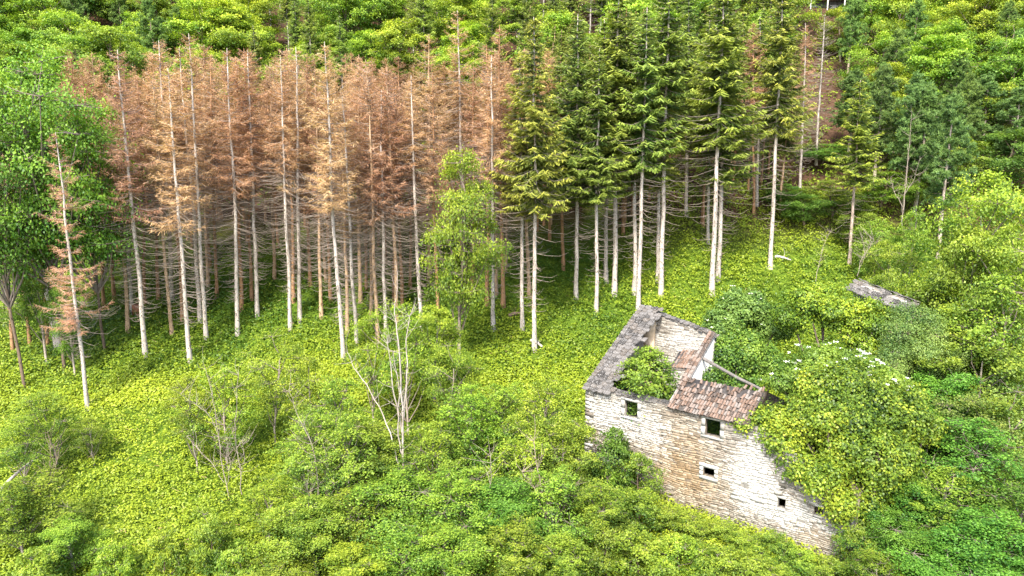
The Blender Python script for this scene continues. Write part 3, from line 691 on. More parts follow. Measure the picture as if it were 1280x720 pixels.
for rec in recs:
    u, v, ut, vt, bark, kd = rec
    base = on_ground(u, v); y = base[1]
    top = at_y(ut, vt, y); hh = max(6, top[2] - base[2])
    exp_tilt = math.atan2((top[0] - base[0]), hh)
    fam = DEADK if kd in 'db' else GREENK
    i = int(r.integers(len(fam))); km = fam[i]; s = hh / 26.0
    wsc = max(s, .8) * r.uniform(1.1, 1.35) if kd in 'db' else max(s, .8) * r.uniform(1.15, 1.4)
    crown = {'d': (1, 1, 1), 'g': (1.0, 1.0, 1.0), 't': (1.3, 1.1, 1.0), 'b': (1, 1, 1)}[kd]
    if kd == 'g': q = r.uniform(0, 1); crown = (.78 + .42 * q, .88 + .25 * q, .95)
    if kd == 'd': q = r.uniform(.85, 1.15); crown = (q, q * r.uniform(.93, 1.03), q * r.uniform(.9, 1.08))
    row = classify(v, u); key = (row, kd in 'db'); n_ = cnt.get(key, 0); cnt[key] = n_ + 1
    bname = 'bleached white' if bark == W_ else 'pale tan' if bark == O_ else 'orange brown'
    if kd == 'b': nm, lab = 'dead_spruce', 'tall bare white trunk with almost no crown above the right edge of the stand'
    elif kd in 'd': nm, lab = 'dead_spruce', f'dead rust brown spruce with {bname} trunk, {ordinal(n_)} from the left {rowname[row]}'
    elif kd == 't': nm, lab = 'spruce', f'thinly needled yellowish spruce with {bname} trunk, {ordinal(n_)} green one {rowname[row]}'
    else: nm, lab = 'spruce', f'living green spruce with {bname} trunk, {ordinal(n_)} green one from the left {rowname[row]}'
    skip = ('crown',) if kd == 'b' else ()
    if (u, v) == (110, 512):
        nm, lab = 'dead_spruce', 'solitary half bare spruce with drooping brown boughs standing in front of the left broadleaf trees'; km = kind_meshes(spruce_kind(777, kind='dead', cb=.32, rmax=2.9, dens=.45, dead_from=.2), 'dead')
    plant(nm, km, base, (wsc, wsc, s), r.uniform(0, 6.28), ' '.join(lab.split()[:16]), 'tree', 'spruces standing in the dense stand', (exp_tilt, r.normal(0, .008)), crown, bark, (1, .95, .9) if kd != 'g' else (.95, .9, .85), skip)
    if kd == 't' and u > 640:   # brown dead neighbour right behind, as the mixed crowns show
        pass
# deeper ranks of the same stand
UU = np.concatenate([np.sort(r.uniform(95, 690, 128)), np.sort(r.uniform(660, 975, 62))])
for j in range(190):
    yy = r.uniform(76.5, 108) if j < 128 else r.uniform(84, 108); uu = UU[j]
    g_ = at_y(uu, 300, yy); x = g_[0]; z = float(G(x, yy))
    dead = j < 128; fam = DEADK if dead else GREENK
    vt = r.uniform(62, 125) if dead else r.uniform(5, 60)
    top = at_y(uu, vt, yy); hh = min(max(9, top[2] - z), 25); s = hh / 26
    q = r.uniform(.8, 1.1)
    plant('dead_spruce' if dead else 'spruce', fam[int(r.integers(len(fam)))], (x, yy, z), (max(s, .8) * 1.05, max(s, .8) * 1.05, s), r.uniform(0, 6.28),
          f'dead rust brown spruce inside the stand behind the front ranks, {ordinal(j)} from left' if dead else f'green spruce deep in the shade behind the white trunks, {ordinal(j - 128)} from left',
          'tree', 'dead spruces in the depth of the stand' if dead else 'green spruces in the depth of the stand', (r.normal(0, .01), r.normal(0, .01)), (q, q, q), B_ if r.random() < .75 else O_)

# the wooded hillside behind
r = np.random.default_rng(51)
zone = lambda u: 'left' if u < 330 else 'middle' if u < 700 else 'right middle' if u < 960 else 'right'
cntz = {}
yy = 97.0; HILL = []; hrow = 0
while yy < 186:
    sp = 6.3 + (yy - 97) * .02
    xs = np.arange(-yy * .80, yy * .80, sp)
    for x in xs:
        x = x + r.uniform(-2.2, 2.2); y = yy + r.uniform(-2.4, 2.4)
        u = CX + F * x / (y * CP - float(G(x, y)) * SP)
        if u < -160 or u > 1460: continue
        if 60 < u < 990 and y < 106: continue
        if 985 < u < 1040 and y < 118: continue
        if 1005 < u < 1075 and 128 < y < 156: continue
        z = float(G(x, y)); q = r.random()
        pinez = (u < 260 and y > 118 and q < .35) or (u > 1000 and 90 < y < 122 and q < .45)
        spz = (300 < u < 960 and q < .42)
        bright = .72 + .5 * float(vnoise(x, y, .07, 2)) + r.uniform(-.22, .22)
        cr = (.65 + .62 * bright, .85 + .34 * bright, .95 - .1 * bright)
        if pinez:
            o = plant('pine_tree', PINEK[int(r.integers(3))], (x, y, z), r.uniform(.62, .85), r.uniform(0, 6.28), None, 'tree', 'pines on the far hillside', crown=(.85, 1.08, 1.35), bark=(.8, .7, .6)); d_ = 'dark blue green pine'
        elif spz:
            s = r.uniform(.5, .72)
            o = plant('spruce', GREENK[int(r.integers(5))], (x, y, z), (s * 1.15, s * 1.15, s), r.uniform(0, 6.28), None, 'tree', 'spruces on the far hillside', crown=(.75 + .4 * bright, .95 + .2 * bright, 1)); d_ = 'pointed green spruce'
        else:
            s = r.uniform(.9, 1.45)
            shade = 'lime green' if bright > .62 else 'deep green' if bright < .38 else 'fresh green'
            o = plant('broadleaf_tree', FARK[int(r.integers(5))], (x, y, z), (s * 1.05, s * 1.05, s), r.uniform(0, 6.28), None, 'tree', 'broadleaf trees on the far hillside', crown=tuple(1.18 * c_ for c_ in cr)); d_ = shade + ' broadleaf tree'
        HILL.append((d_, hrow, zone(u), u, o))
    yy += sp * .86; hrow += 1

byk = {}
for d_, hr, zn, u, o in HILL: byk.setdefault((d_, hr, zn), []).append((u, o))
for (d_, hr, zn), lst in byk.items():
    for i, (u, o) in enumerate(sorted(lst, key=lambda a: a[0])):
        o['label'] = f'{d_}, {ordinal(i)} from the left in {ordinal(hr)} hillside row up, {zn} part'

# ------------------------------------------------------------------ undergrowth covering the slope
def cover(seed, n, y0, y1, size, hgt, dens_fn=None, k=11, xr=.84):
    r = np.random.default_rng(seed)
    y = y0 + (y1 - y0) * r.random(n) ** (1.25); x = (r.random(n) * 2 - 1) * (y * xr + 3)
    keep = np.ones(n, bool)
    if dens_fn is not None: keep = r.random(n) < dens_fn(x, y)
    hx = (x - HA[0]) * ex[0] + (y - HA[1]) * ex[1]; hy = (x - HA[0]) * ey[0] + (y - HA[1]) * ey[1]
    keep &= ~((hx > -.15) & (hx < WL + .15) & (hy > -.15) & (hy < DEP + .7))
    x, y = x[keep], y[keep]; n = len(x)
    fine = .5 * np.clip(vnoise(x, y, 4.5, 14), -1, 1)
    mound = fine + .55 * np.clip(vnoise(x, y, 1.1, 4), -1, 1) + .35 * np.clip(vnoise(x, y, .4, 6), -1, 1) + .25 * vnoise(x, y, 2.6, 9)
    z = G(x, y) + hgt * (.55 + .55 * mound) + .05
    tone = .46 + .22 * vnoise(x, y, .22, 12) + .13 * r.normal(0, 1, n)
    deep = np.clip((y - 60) / 12, 0, 1) * np.where(x < 12, 1, .35)   # greener ferns under the trees, with part of their shade put into the tone
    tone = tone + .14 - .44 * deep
    C = np.stack([x, y, z], 1)
    g = r.normal(0, 1, (n, k, 3)) * np.array([.55, .55, .28]) * size * 2.0 * r.uniform(.7, 1.5, (n, 1, 1))
    P = (C[:, None, :] + g).reshape(-1, 3)
    N = norm(np.array([0, -.12, 1.0]) + .5 * (g / (size * 2)).reshape(-1, 3) + r.normal(0, .42, (n * k, 3)))
    D = r.normal(0, 1, (n * k, 3)) + .6 * g.reshape(-1, 3) / size; D = D - N * (D * N).sum(1, keepdims=True)
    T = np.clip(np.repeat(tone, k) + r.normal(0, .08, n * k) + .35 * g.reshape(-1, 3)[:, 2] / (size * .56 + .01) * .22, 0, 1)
    V, Qf = leaves(P, D, N, r.uniform(.7, 1.3, n * k) * size, r.uniform(.7, 1.3, n * k) * size * .6)
    return V, Qf, T
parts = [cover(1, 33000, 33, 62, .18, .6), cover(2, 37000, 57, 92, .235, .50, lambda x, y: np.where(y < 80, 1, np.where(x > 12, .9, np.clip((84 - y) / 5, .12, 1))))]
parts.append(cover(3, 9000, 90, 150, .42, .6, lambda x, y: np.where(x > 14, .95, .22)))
for i, (V, Qf, T) in enumerate(parts):
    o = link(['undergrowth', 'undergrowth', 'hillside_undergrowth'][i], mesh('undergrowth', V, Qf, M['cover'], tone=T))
    tag(o, ['bright yellow green brambles and ferns covering the open slope in front', 'deeper green ground cover around the foot of the spruce trunks', 'leafy ground cover on the upper hillside among the trees'][i], 'undergrowth', kind='stuff')

# ------------------------------------------------------------------ ivy and shrub masses
def mass(name, blobs, n_cl, label, cat, size=.16, mat='ivy', color=(1, 1, 1), seed=1, per=16, flowers=0, stem=None, group=None, up=.35, depth=.5, clr=.26, lumps=14):
    """foliage on and under the surface of a few merged ellipsoids (world coordinates)"""
    r = np.random.default_rng(seed); bl = np.array(blobs, float); c0 = bl[:, :3].mean(0)
    base = np.array(stem if stem is not None else (c0[0], c0[1], float(G(c0[0], c0[1]))))
    if lumps:
        sub = []
        for q in bl:
            kk = max(3, int(lumps * (q[3] * q[5]) / 9))
            for _ in range(kk):
                e = norm(r.normal(0, 1, 3)); e[2] = abs(e[2]) * .9 - .3; e[1] = e[1] - .35; e = norm(e); f_ = r.uniform(.26, .44)
                sub.append([*(q[:3] + e * q[3:6] * r.uniform(.62, .86)), q[3] * f_, q[4] * f_, q[5] * f_ * .85])
            sub.append([*q[:3], *(q[3:6] * .72)])
        blobs0 = bl; bl = np.array(sub)
    area = (bl[:, 3] * bl[:, 4] + bl[:, 3] * bl[:, 5] + bl[:, 4] * bl[:, 5]); pr = area / area.sum()
    b = r.choice(len(bl), n_cl * 2, p=pr); d = norm(r.normal(0, 1, (n_cl * 2, 3)))
    lump = 1 + .07 * np.sin(d[:, 0] * 15 + d[:, 2] * 13 + b * 5) + .20 * np.sin(d[:, 0] * 7 + b * 3) * np.sin(d[:, 1] * 6 + 1 + b) + .10 * np.sin(d[:, 2] * 9 + d[:, 0] * 8 + b)
    rad = lump * (1 - depth * r.random(n_cl * 2) ** 1.7) * np.where(r.random(n_cl * 2) < .05, r.uniform(1.05, 1.2, n_cl * 2), 1)
    P = bl[b, :3] + d * bl[b, 3:6] * rad[:, None]
    inside = np.zeros(len(P), bool)
    for i in range(len(bl)):
        q = (((P - bl[i, :3]) / bl[i, 3:6]) ** 2).sum(1); inside |= (q < .55 ** 2) & (b != i)
    inside |= P[:, 2] < G(P[:, 0], P[:, 1]) - .1
    P, d, rad = P[~inside][:n_cl], d[~inside][:n_cl], rad[~inside][:n_cl]; n = len(P)
    g = r.normal(0, 1, (n, per, 3)) * clr * .85 * r.uniform(.6, 1.3, (n, 1, 1)) * np.array([1, 1, .7])
    Q = (P[:, None] + g).reshape(-1, 3); out = np.repeat(d, per, 0)
    N = norm(out * .7 + np.array([0, -.1, up + .25]) + .55 * norm(g.reshape(-1, 3)) + r.normal(0, .3, (n * per, 3)))
    D = r.normal(0, 1, (n * per, 3)); D = D - N * (D * N).sum(1, keepdims=True) + np.array([0, 0, -.4])
    T = np.clip(np.repeat(.45 + r.normal(0, .13, n) + .25 * vnoise(P[:, 0], P[:, 2], .8, seed), per) + r.normal(0, .13, n * per), 0, 1)
    V, Qf = leaves(Q - base, D, N, r.uniform(.7, 1.3, n * per) * size, r.uniform(.7, 1.3, n * per) * size * .75)
    o = empty(name, base); tag(o, label, cat, group)
    link('foliage', mesh('foliage', V, Qf, M[mat], tone=T), o, color=color)
    tb = []
    for i in range(len(bl)):
        if lumps and i % 4: continue
        c = bl[i, :3] - base; tb.append(tube([r.normal(0, .15, 3) * (1, 1, 0) - (0, 0, .3), c * .5 + r.normal(0, .25, 3), c], [.14, .09, .05], 5))
        for _ in range(9):
            e = norm(r.normal(0, 1, 3)); tb.append(tube([c, c + e * bl[i, 3:6] * .5 + r.normal(0, .1, 3), c + e * bl[i, 3:6] * .93], [.045, .028, .01], 3))
    s_ = link('stems', mesh('stems', *join(tb), M['dark_bark']), o); s_['kind'] = 'stuff'
    if flowers:
        k = r.choice(np.where((d[:, 2] > -.1) & (rad > .9))[0], flowers); nn = 9
        C = P[k] + d[k] * .22; g = r.normal(0, 1, (flowers, nn, 3)) * np.array([.09, .09, .02])
        Q = (C[:, None] + g).reshape(-1, 3) - base; N = norm(np.array([0, -.2, 1.0]) + r.normal(0, .25, Q.shape)); D = np.cross(N, r.normal(0, 1, Q.shape))
        V, Qf = leaves(Q, D, N, np.full(len(Q), .11), np.full(len(Q), .10))
        f_ = link('blossom', mesh('blossom', V, Qf, M['flower'], tone=np.full(len(Qf), .6)), o); f_['kind'] = 'stuff'
    return o
def px(u, v, y): return tuple(at_y(u, v, y))
def hw(x, y, z): return tuple(H2W(x, y, z))
def bl(p, a, b, c): return (*p, a, b, c)
LIME, GRN, DEEP, YEL, GREY = (1.10, 1.13, 1.0), (1.0, 1.06, .95), (.60, .86, .9), (1.24, 1.16, .9), (.95, .95, 1.5)
# ivy over the right end of the house
mass('ivy_clad_tree', [bl(px(1085, 570, 42.6), 3.0, 2.4, 3.8), bl(px(1035, 520, 43.8), 2.8, 2.2, 2.6), bl(px(1115, 530, 44.5), 2.4, 2.4, 3.0), bl(px(1092, 640, 41.3), 1.6, 1.4, 2.6), bl(hw(11.9, .6, 6.6), 1.3, 1.2, 1.1), bl(hw(12.0, 1.9, 6.9), 1.3, 1.3, 1.0), bl(hw(13.4, 2.2, 6.7), 1.6, 1.4, 1.2), bl(hw(13.1, .35, 6.0), 1.4, 1.3, 1.25), bl(hw(14.3, .2, 5.0), 1.4, 1.3, 1.3), bl(hw(15.6, .1, 4.5), 1.5, 1.3, 1.4), bl(hw(16.8, .0, 3.1), 1.3, 1.2, 1.5), bl(px(1060, 480, 45.5), 2.6, 2.2, 2.2)],
     6000, 'huge rounded mass of yellow green ivy smothering the right end of the farmhouse', 'ivy', .17, 'ivy', YEL, 3, 17, stem=(HR[0] + .9, HR[1] + .6, ZB - .3))
mass('flowering_elder', [bl(px(1035, 462, 48.5), 3.6, 2.6, 1.9), bl(px(1085, 480, 47.2), 2.4, 2.2, 2.0), bl(px(985, 475, 48), 1.8, 1.6, 1.2)],
     2100, 'green shrub dotted with white blossom on top of the ivy behind the roof', 'shrub', .17, 'leaf', (.95, 1.05, 1.2), 4, 17, flowers=130)
mass('ivy_mound', [bl(px(925, 440, 52), 2.1, 1.8, 2.4), bl(px(890, 480, 50), 1.2, 1.2, 1.4), bl(px(955, 455, 51), 1.5, 1.5, 1.9), bl(px(930, 485, 48.3), 1.6, 1.0, 1.2)],
     1700, 'dark green ivy growing inside the house behind the fallen roof beam', 'ivy', .16, 'ivy', (.75, .85, .9), 5, 16)
mass('leafy_bush', [bl(px(925, 392, 61), 2.4, 2.2, 2.3), bl(px(895, 412, 60), 1.7, 1.6, 1.7), bl(px(965, 405, 60), 1.9, 1.9, 2.0)],
     1500, 'blue green bush with a few pale flowers behind the farmhouse back wall', 'bush', .2, 'leaf', (.75, 1.0, 1.7), 6, 16, flowers=24)
mass('ivy_mound', [bl(px(1030, 378, 57.5), 3.0, 2.6, 1.9), bl(px(1075, 398, 56), 2.8, 2.2, 1.7), bl(px(990, 395, 57), 1.7, 1.8, 1.5), bl(px(1085, 428, 55), 2.0, 1.6, 1.7)],
     2100, 'rounded yellow green ivy mound burying the front of the ruined outbuilding', 'ivy', .17, 'ivy', (1.25, 1.2, .8), 7, 16)
mass('wild_shrub', [bl(px(1135, 418, 53), 2.6, 2.0, 2.6), bl(px(1165, 445, 51), 2.2, 1.9, 2.3), bl(px(1110, 455, 50.5), 1.6, 1.4, 1.9)],
     1900, 'grey green fine leaved shrub right of the ivy mound', 'shrub', .11, 'leaf', (.85, .85, 1.6), 8, 18)
# ivy added inside the rooms to block light behind the window openings
mass('ivy_mound', [bl(hw(10.2, 3.5, 5.4), 2.2, 1.8, 1.5), bl(hw(13.2, 3.6, 4.2), 2.6, 2.4, 1.6), bl(hw(8.3, 3.6, 5.2), 1.3, 1.6, 1.6)],
     1300, 'ivy added to fill the roofless right hand rooms and darken the windows', 'ivy', .17, 'ivy', (.8, .9, .9), 10, 14, stem=hw(10, 4, 3.6))

# ------------------------------------------------------------------ nearer broadleaf trees and shrubs
INK = [kind_meshes(broadleaf_kind(600, h=5.0, R=2.15, nb=30, nt=11, nl=34, leaf=(.17, .12), cb=.12, flat=.6, r0=.09), 'leaf', 'dark_bark', 'twig')]
plant('leafy_bush', INK[0], hw(3.4, 2.4, 4.1), (1.18, 1.12, 1.1), .4, 'green bush growing up through the missing roof inside the farmhouse', 'bush', crown=(.85, 1.0, .95), bark=(.8, .75, .7))
r = np.random.default_rng(77)
def near(name, fam, u, vt, y, wide, label, color, nominal=10.0, group=None, bark=(.8, .75, .7), mn=1.2, cat='tree', vb=None):
    if vb is not None: b = on_ground(u, vb); y = b[1]
    t = at_y(u, vt, y); z = float(G(t[0], y)); h = max(mn, t[2] - z); s = h / nominal
    i = int(r.integers(len(fam)))
    return plant(name, fam[i], (t[0], y, z), (wide, wide, s), r.uniform(0, 6.28), label, cat, group, (r.normal(0, .02), r.normal(0, .02)), color, bark)
# left edge
LEFTK = [kind_meshes(broadleaf_kind(610 + i, nb=40, nt=14, nl=46, leaf=(.115, .085), cb=[.34, .30][i], flat=.42, R=[3.5, 3.1][i], r0=.06, bare=.12), 'leaf', 'dark_bark') for i in range(2)]
near('broadleaf_tree', LEFTK, 30, 62, 63, 1.75, 'tall dense green broadleaf tree filling the left edge of the picture', (.95, 1.12, .95))
near('broadleaf_tree', LEFTK, 95, 118, 66, 1.5, 'mid green broadleaf tree behind the solitary half dead spruce on the left', (.85, 1.08, .9))
near('broadleaf_tree', LEFTK, -25, 85, 60, 1.6, 'dark green broadleaf tree cut off by the left picture edge', (.6, .9, .9))
near('young_tree', NEARK, 76, 325, 62, .50, 'young leafy tree hiding the broken grey snag at the left', (.85, 1.05, .9))
near('young_tree', NEARK, 30, 240, 64, .62, 'pale leafed young tree among the left trunks', (.95, 1.1, .9))
# lime tree in front of the stand
LT = [kind_meshes(broadleaf_kind(555, nb=30, nt=12, nl=58, leaf=(.145, .10), cb=.22, flat=.3, R=3.4, bare=.1, r0=.12), 'leaf')]
near('broadleaf_tree', LT, 570, 183, 0, 1.08, 'bright lime green tree with layered boughs standing alone before the dead stand', (1.25, 1.3, .95), vb=457, bark=(.75, .66, .6))
near('young_tree', NEARK, 540, 372, 58, .85, 'light yellow green young tree at the foot of the bare poplar', YEL)
# the sparse saplings and shrubs of the foreground; (u, top v, y, width, family, shade)
FG = [
 (505, 388, 53, .90, 'S', YEL), (460, 402, 54, .75, 'S', YEL), (385, 440, 50, .85, 'S', YEL), (335, 428, 53, .8, 'S', YEL), (275, 455, 50, .85, 'S', YEL), (235, 480, 49, .6, 'S', YEL),
 (420, 470, 47, .8, 'S', LIME), (560, 440, 52, .7, 'S', YEL), (60, 500, 50, .8, 'S', LIME), (18, 520, 47, .7, 'S', LIME), (110, 520, 50, .5, 'S', LIME),
 (680, 470, 47, .85, 'S', YEL), (630, 480, 49, .9, 'N', LIME), (590, 500, 46.5, .95, 'N', LIME), (700, 520, 45, .85, 'N', LIME), (655, 545, 43, .9, 'S', YEL),
 (540, 530, 44, .95, 'N', LIME), (480, 520, 45, .9, 'N', GRN), (430, 530, 43, .9, 'N', LIME), (385, 530, 44, .8, 'N', LIME), (510, 585, 41, .95, 'N', GRN), (575, 590, 40, .9, 'N', GRN),
 (625, 600, 40, .85, 'N', DEEP), (450, 610, 40, .9, 'N', LIME), (390, 620, 39, .8, 'N', LIME), (330, 600, 41, .7, 'N', YEL), (690, 600, 40.5, .85, 'N', GRN), (745, 620, 40, .75, 'N', LIME),
 (560, 650, 37.5, .8, 'N', GRN), (640, 665, 37, .8, 'N', LIME), (500, 670, 37, .8, 'N', LIME), (430, 680, 36.5, .8, 'N', YEL), (710, 670, 37, .75, 'N', GRN), (350, 690, 36.5, .7, 'N', LIME),
 (45, 590, 42, .8, 'N', LIME), (15, 620, 40, .8, 'N', GRN), (85, 650, 39, .6, 'N', LIME),
]
w_fg = ['sparse yellow green sapling', 'thin lime green sapling', 'dense lime green tree', 'dense mid green tree', 'dark green tree']
for i, (u, vt, y, wd, fm, colr) in enumerate(sorted(FG)):
    d_ = {'S': 'sparse', 'N': 'dense'}[fm] + {YEL: ' yellow green', LIME: ' lime green', GRN: ' mid green', DEEP: ' dark green'}[colr]
    rowp = 'bottom edge' if y < 41 else 'lower part' if y < 46 else 'upper part'
    vt2 = vt - (14 if i % 3 == 0 else 0)
    near('sapling' if fm == 'S' else 'broadleaf_tree', (SPARSEK + FEATHK[1:2]) if fm == 'S' else (FEATHK if i % 3 != 1 else NEARK), u, vt2, y, wd, f'{d_} young tree in the foreground thicket, {ordinal(i)} from left, {rowp}', colr, group='young trees of the foreground thicket')
BUSH = [(768, 533, 46.6, .85, DEEP), (800, 565, 45.4, .7, GRN), (745, 575, 47, .6, GRN), (760, 600, 44, .9, GRN), (800, 615, 42.5, .8, GRN), (838, 632, 42, .7, LIME), (872, 648, 41.2, .65, LIME), (905, 652, 41, .6, GRN),
        (935, 668, 40.2, .65, LIME), (968, 662, 40, .5, GRN), (1000, 688, 38.6, .6, LIME), (850, 668, 38.5, .8, YEL), (900, 690, 37.5, .8, LIME), (800, 665, 38.5, .85, LIME), (955, 700, 37, .8, LIME), (1040, 700, 37.6, .6, GRN), (1074, 655, 38.6, .5, GRN),
        (760, 655, 39, .7, LIME), (200, 660, 38, .6, YEL), (260, 640, 39, .6, LIME), (140, 670, 38, .6, YEL), (300, 680, 37, .7, LIME), (40, 690, 36.5, .8, LIME)]
for i, (u, vt, y, wd, colr) in enumerate(sorted(BUSH)):
    where = 'against the front wall of the farmhouse' if u > 740 and y > 39.5 else 'along the bottom edge of the picture'
    near('leafy_bush', SHRUBK, u, vt, y, wd * .95, f'low leafy green bush, {ordinal(i)} from the left, growing {where}', colr, 4.0, 'low bushes in front of the farmhouse and along the bottom', mn=1.0, cat='bush')
# right hand wood
RT = [
 (1250, 190, 60, 1.35, 'N', YEL), (1218, 262, 57, 1.05, 'N', LIME), (1272, 262, 54, 1.0, 'N', LIME), (1190, 300, 60, .95, 'N', LIME), (1160, 345, 62, .9, 'N', LIME), (1120, 290, 68, .8, 'N', LIME),
 (1225, 345, 55, 1.1, 'N', LIME), (1270, 335, 51, 1.25, 'N', LIME), (1185, 378, 54, 1.0, 'N', GRN), (1240, 400, 49.5, 1.15, 'N', GRN), (1180, 450, 48.5, .95, 'N', DEEP), (1215, 490, 45, 1.0, 'S', GREY),
 (1275, 485, 44, 1.05, 'S', GREY), (1165, 500, 46, .75, 'N', DEEP), (1225, 525, 42.5, 1.1, 'N', DEEP), (1275, 590, 39, 1.0, 'N', DEEP), (1150, 590, 41, .8, 'N', DEEP), (1175, 585, 40.5, 1.0, 'N', GRN),
 (1130, 640, 39, .7, 'N', DEEP), (1240, 640, 37.5, 1.0, 'N', DEEP), (1175, 680, 36.5, .85, 'N', DEEP), (1100, 690, 37, .6, 'N', GRN), (1130, 395, 60, .7, 'N', LIME), (1100, 335, 66, .6, 'N', LIME), (1145, 262, 72, .8, 'N', GRN),
]
for i, (u, vt, y, wd, fm, colr) in enumerate(sorted(RT)):
    d_ = {YEL: 'bright yellow green', LIME: 'lime green', GRN: 'mid green', DEEP: 'dark green', GREY: 'thin grey green'}[colr]
    near('broadleaf_tree', SPARSEK if fm == 'S' else (FEATHK if i % 4 == 1 else NEARK), u, vt, y, wd, f'{d_} tree in the wood right of the farmhouse, {ordinal(i)} from left', colr, group='broadleaf trees in the wood right of the farmhouse')
# trees between stand and right wood
near('spruce', GREENK, 1083, 100, 0, 1.05, 'yellow green spruce with drooping boughs standing alone above the ruined outbuilding', (1.25, 1.2, .9), 26.0, vb=332, bark=(.9, .8, .75))
for i, (u, v, ut, vt) in enumerate([(1128, 265, 1148, 95), (1142, 268, 1155, 110), (1172, 322, 1196, 120), (1226, 218, 1238, 95), (1090, 240, 1100, 85), (1262, 235, 1275, 110), (1060, 200, 1066, 90)]):
    b = on_ground(u, v); t = at_y(ut, vt, b[1]); h = t[2] - b[2]
    plant('pine_tree', PINEK[i % 3], b, (.95, .95, h / 17), r.uniform(0, 6.28), f'slender dark pine with grey trunk, {["third","fourth","fifth","sixth","second","seventh","first"][i]} from left, right of the stand', 'tree', 'pines at the right edge of the stand', (math.atan2(t[0] - b[0], h), 0), (.75, .95, 1.4), (.95, .88, .8))
for i, (u, vt, y, wd, c_) in enumerate([(1010, 235, 84, .8, DEEP), (1045, 225, 86, .9, GRN), (1075, 250, 80, .7, GRN), (985, 228, 88, .6, DEEP), (1105, 215, 88, 1.0, GRN), (1030, 180, 98, 1.0, DEEP), (1150, 190, 90, 1.1, GRN), (1200, 160, 92, 1.2, GRN), (1260, 150, 92, 1.2, DEEP), (1100, 270, 76, .6, GRN)]):
    near('broadleaf_tree', FARK, u, vt, y, wd, f'dark green understorey tree, {ordinal(i)} around the clearing right of the spruces', c_, group='understorey trees around the clearing')

# ------------------------------------------------------------------ bare poplars, snag, logs
def limb(pix, y, r0, r1, jy=.5, sub=7, seed=0, base=None, mat='pale_bark'):
    """a bare stem through the given points, with side twigs"""
    r = np.random.default_rng(seed); yy_ = y + np.linspace(0, jy, len(pix))
    P = np.array([at_y(u, v, q) for (u, v), q in zip(pix, yy_)])
    t = np.linspace(0, len(P) - 1, len(P) * 3); Pi = np.stack([np.interp(t, range(len(P)), P[:, i]) for i in range(3)], 1) + r.normal(0, .03, (len(t), 3))
    parts = [tube(Pi, np.linspace(r0, r1, len(Pi)), 6)]
    for _ in range(sub):
        k = r.integers(len(Pi) // 4, len(Pi)); d = norm(r.normal(0, 1, 3) * (1, 1, .3) + (0, 0, .75)); L = r.uniform(.5, 1.7)
        q = Pi[k]; parts.append(tube([q, q + d * L * .5 + r.normal(0, .06, 3), q + d * L + np.array([0, 0, .15])], [.013, .009, .005], 4))
    V, Q_ = join(parts); return V, Q_
def bare_tree(name, limbs, y, label, seed, r0=.10, cat='tree', group=None, color=(.62, .57, .52)):
    b = at_y(*limbs[0][0], y); o = empty(name, b); tag(o, label, cat, group)
    for i, l in enumerate(limbs):
        V, Q_ = limb(l, y, r0 if i == 0 else r0 * .55, .015, [.0, 1.1, -.9, .7, -.5][i % 5], 26 if i == 0 else 18, seed + i)
        link('trunk' if i == 0 else 'limb', mesh('limb', V - b, Q_, M['pale_bark']), o, color=color)
    return o
bare_tree('bare_poplar', [[(504, 690), (505, 640), (503, 590), (504, 530), (502, 470), (497, 420), (494, 384), (497, 350)], [(500, 590), (493, 560), (480, 520), (462, 487), (444, 462), (434, 440)], [(503, 540), (494, 500), (488, 455), (484, 420)], [(504, 520), (509, 470), (508, 430), (512, 395)], [(503, 570), (497, 540), (500, 490), (492, 440)]], 43.5,
          'tall bare white poplar forking above the thicket in the centre foreground', 3, color=(.85, .82, .78))
bare_tree('bare_sapling', [[(286, 622), (279, 590), (273, 550), (268, 510), (262, 478), (254, 455)], [(280, 602), (265, 580), (248, 562), (234, 545)], [(272, 540), (262, 520), (245, 505), (225, 492)], [(283, 610), (288, 580), (284, 555)]], 46.0, 'thin bare grey sapling with three forks left of the centre', 13, .035)
bare_tree('bare_sapling', [[(302, 618), (300, 585), (296, 560), (294, 520), (298, 470)], [(300, 600), (306, 575), (303, 550)]], 46.0, 'small bare stem just right of the forked bare sapling', 23, .03)
bare_tree('bare_sapling', [[(396, 680), (395, 645), (398, 610), (393, 570), (386, 545), (372, 520), (362, 490)], [(398, 650), (410, 625), (412, 590), (404, 555)], [(396, 660), (386, 630), (384, 600)]], 41.6, 'many stemmed bare sapling in the lower thicket left of the white poplar', 33, .035)
bare_tree('bare_sapling', [[(395, 600), (388, 575), (384, 548), (383, 530)], [(388, 575), (378, 558), (372, 545)]], 44.0, 'small forked bare twig sticking out of the thicket crown', 43, .025)
bare_tree('bare_sapling', [[(610, 700), (612, 660), (607, 640), (616, 600), (612, 570)], [(610, 660), (600, 630), (596, 600)]], 40.0, 'bare pale stem at the bottom centre right of the poplar', 53, .03)
bare_tree('bare_sapling', [[(688, 705), (684, 660), (678, 620), (670, 580), (668, 540)], [(684, 660), (702, 640), (716, 610)], [(680, 640), (668, 610), (652, 590)]], 40.5, 'dark branching bare sapling in the thicket left of the farmhouse', 63, .055, color=(.7, .6, .52))
bare_tree('bare_sapling', [[(60, 640), (62, 600), (64, 565), (60, 540)], [(60, 610), (68, 590), (74, 560)]], 43.0, 'thin dark double stem in the lower left thicket', 73, .035, color=(.45, .38, .3))
bare_tree('bare_sapling', [[(1072, 345), (1076, 325), (1088, 308), (1092, 300)], [(1074, 335), (1082, 318), (1078, 300)]], 62.0, 'small bare forked shoot at the foot of the solitary spruce', 83, .025)
bare_tree('bare_sapling', [[(1019, 352), (1024, 330), (1030, 305), (1040, 285)]], 70.0, 'single thin leaning bare shoot on the slope above the ivy mound', 93, .03)
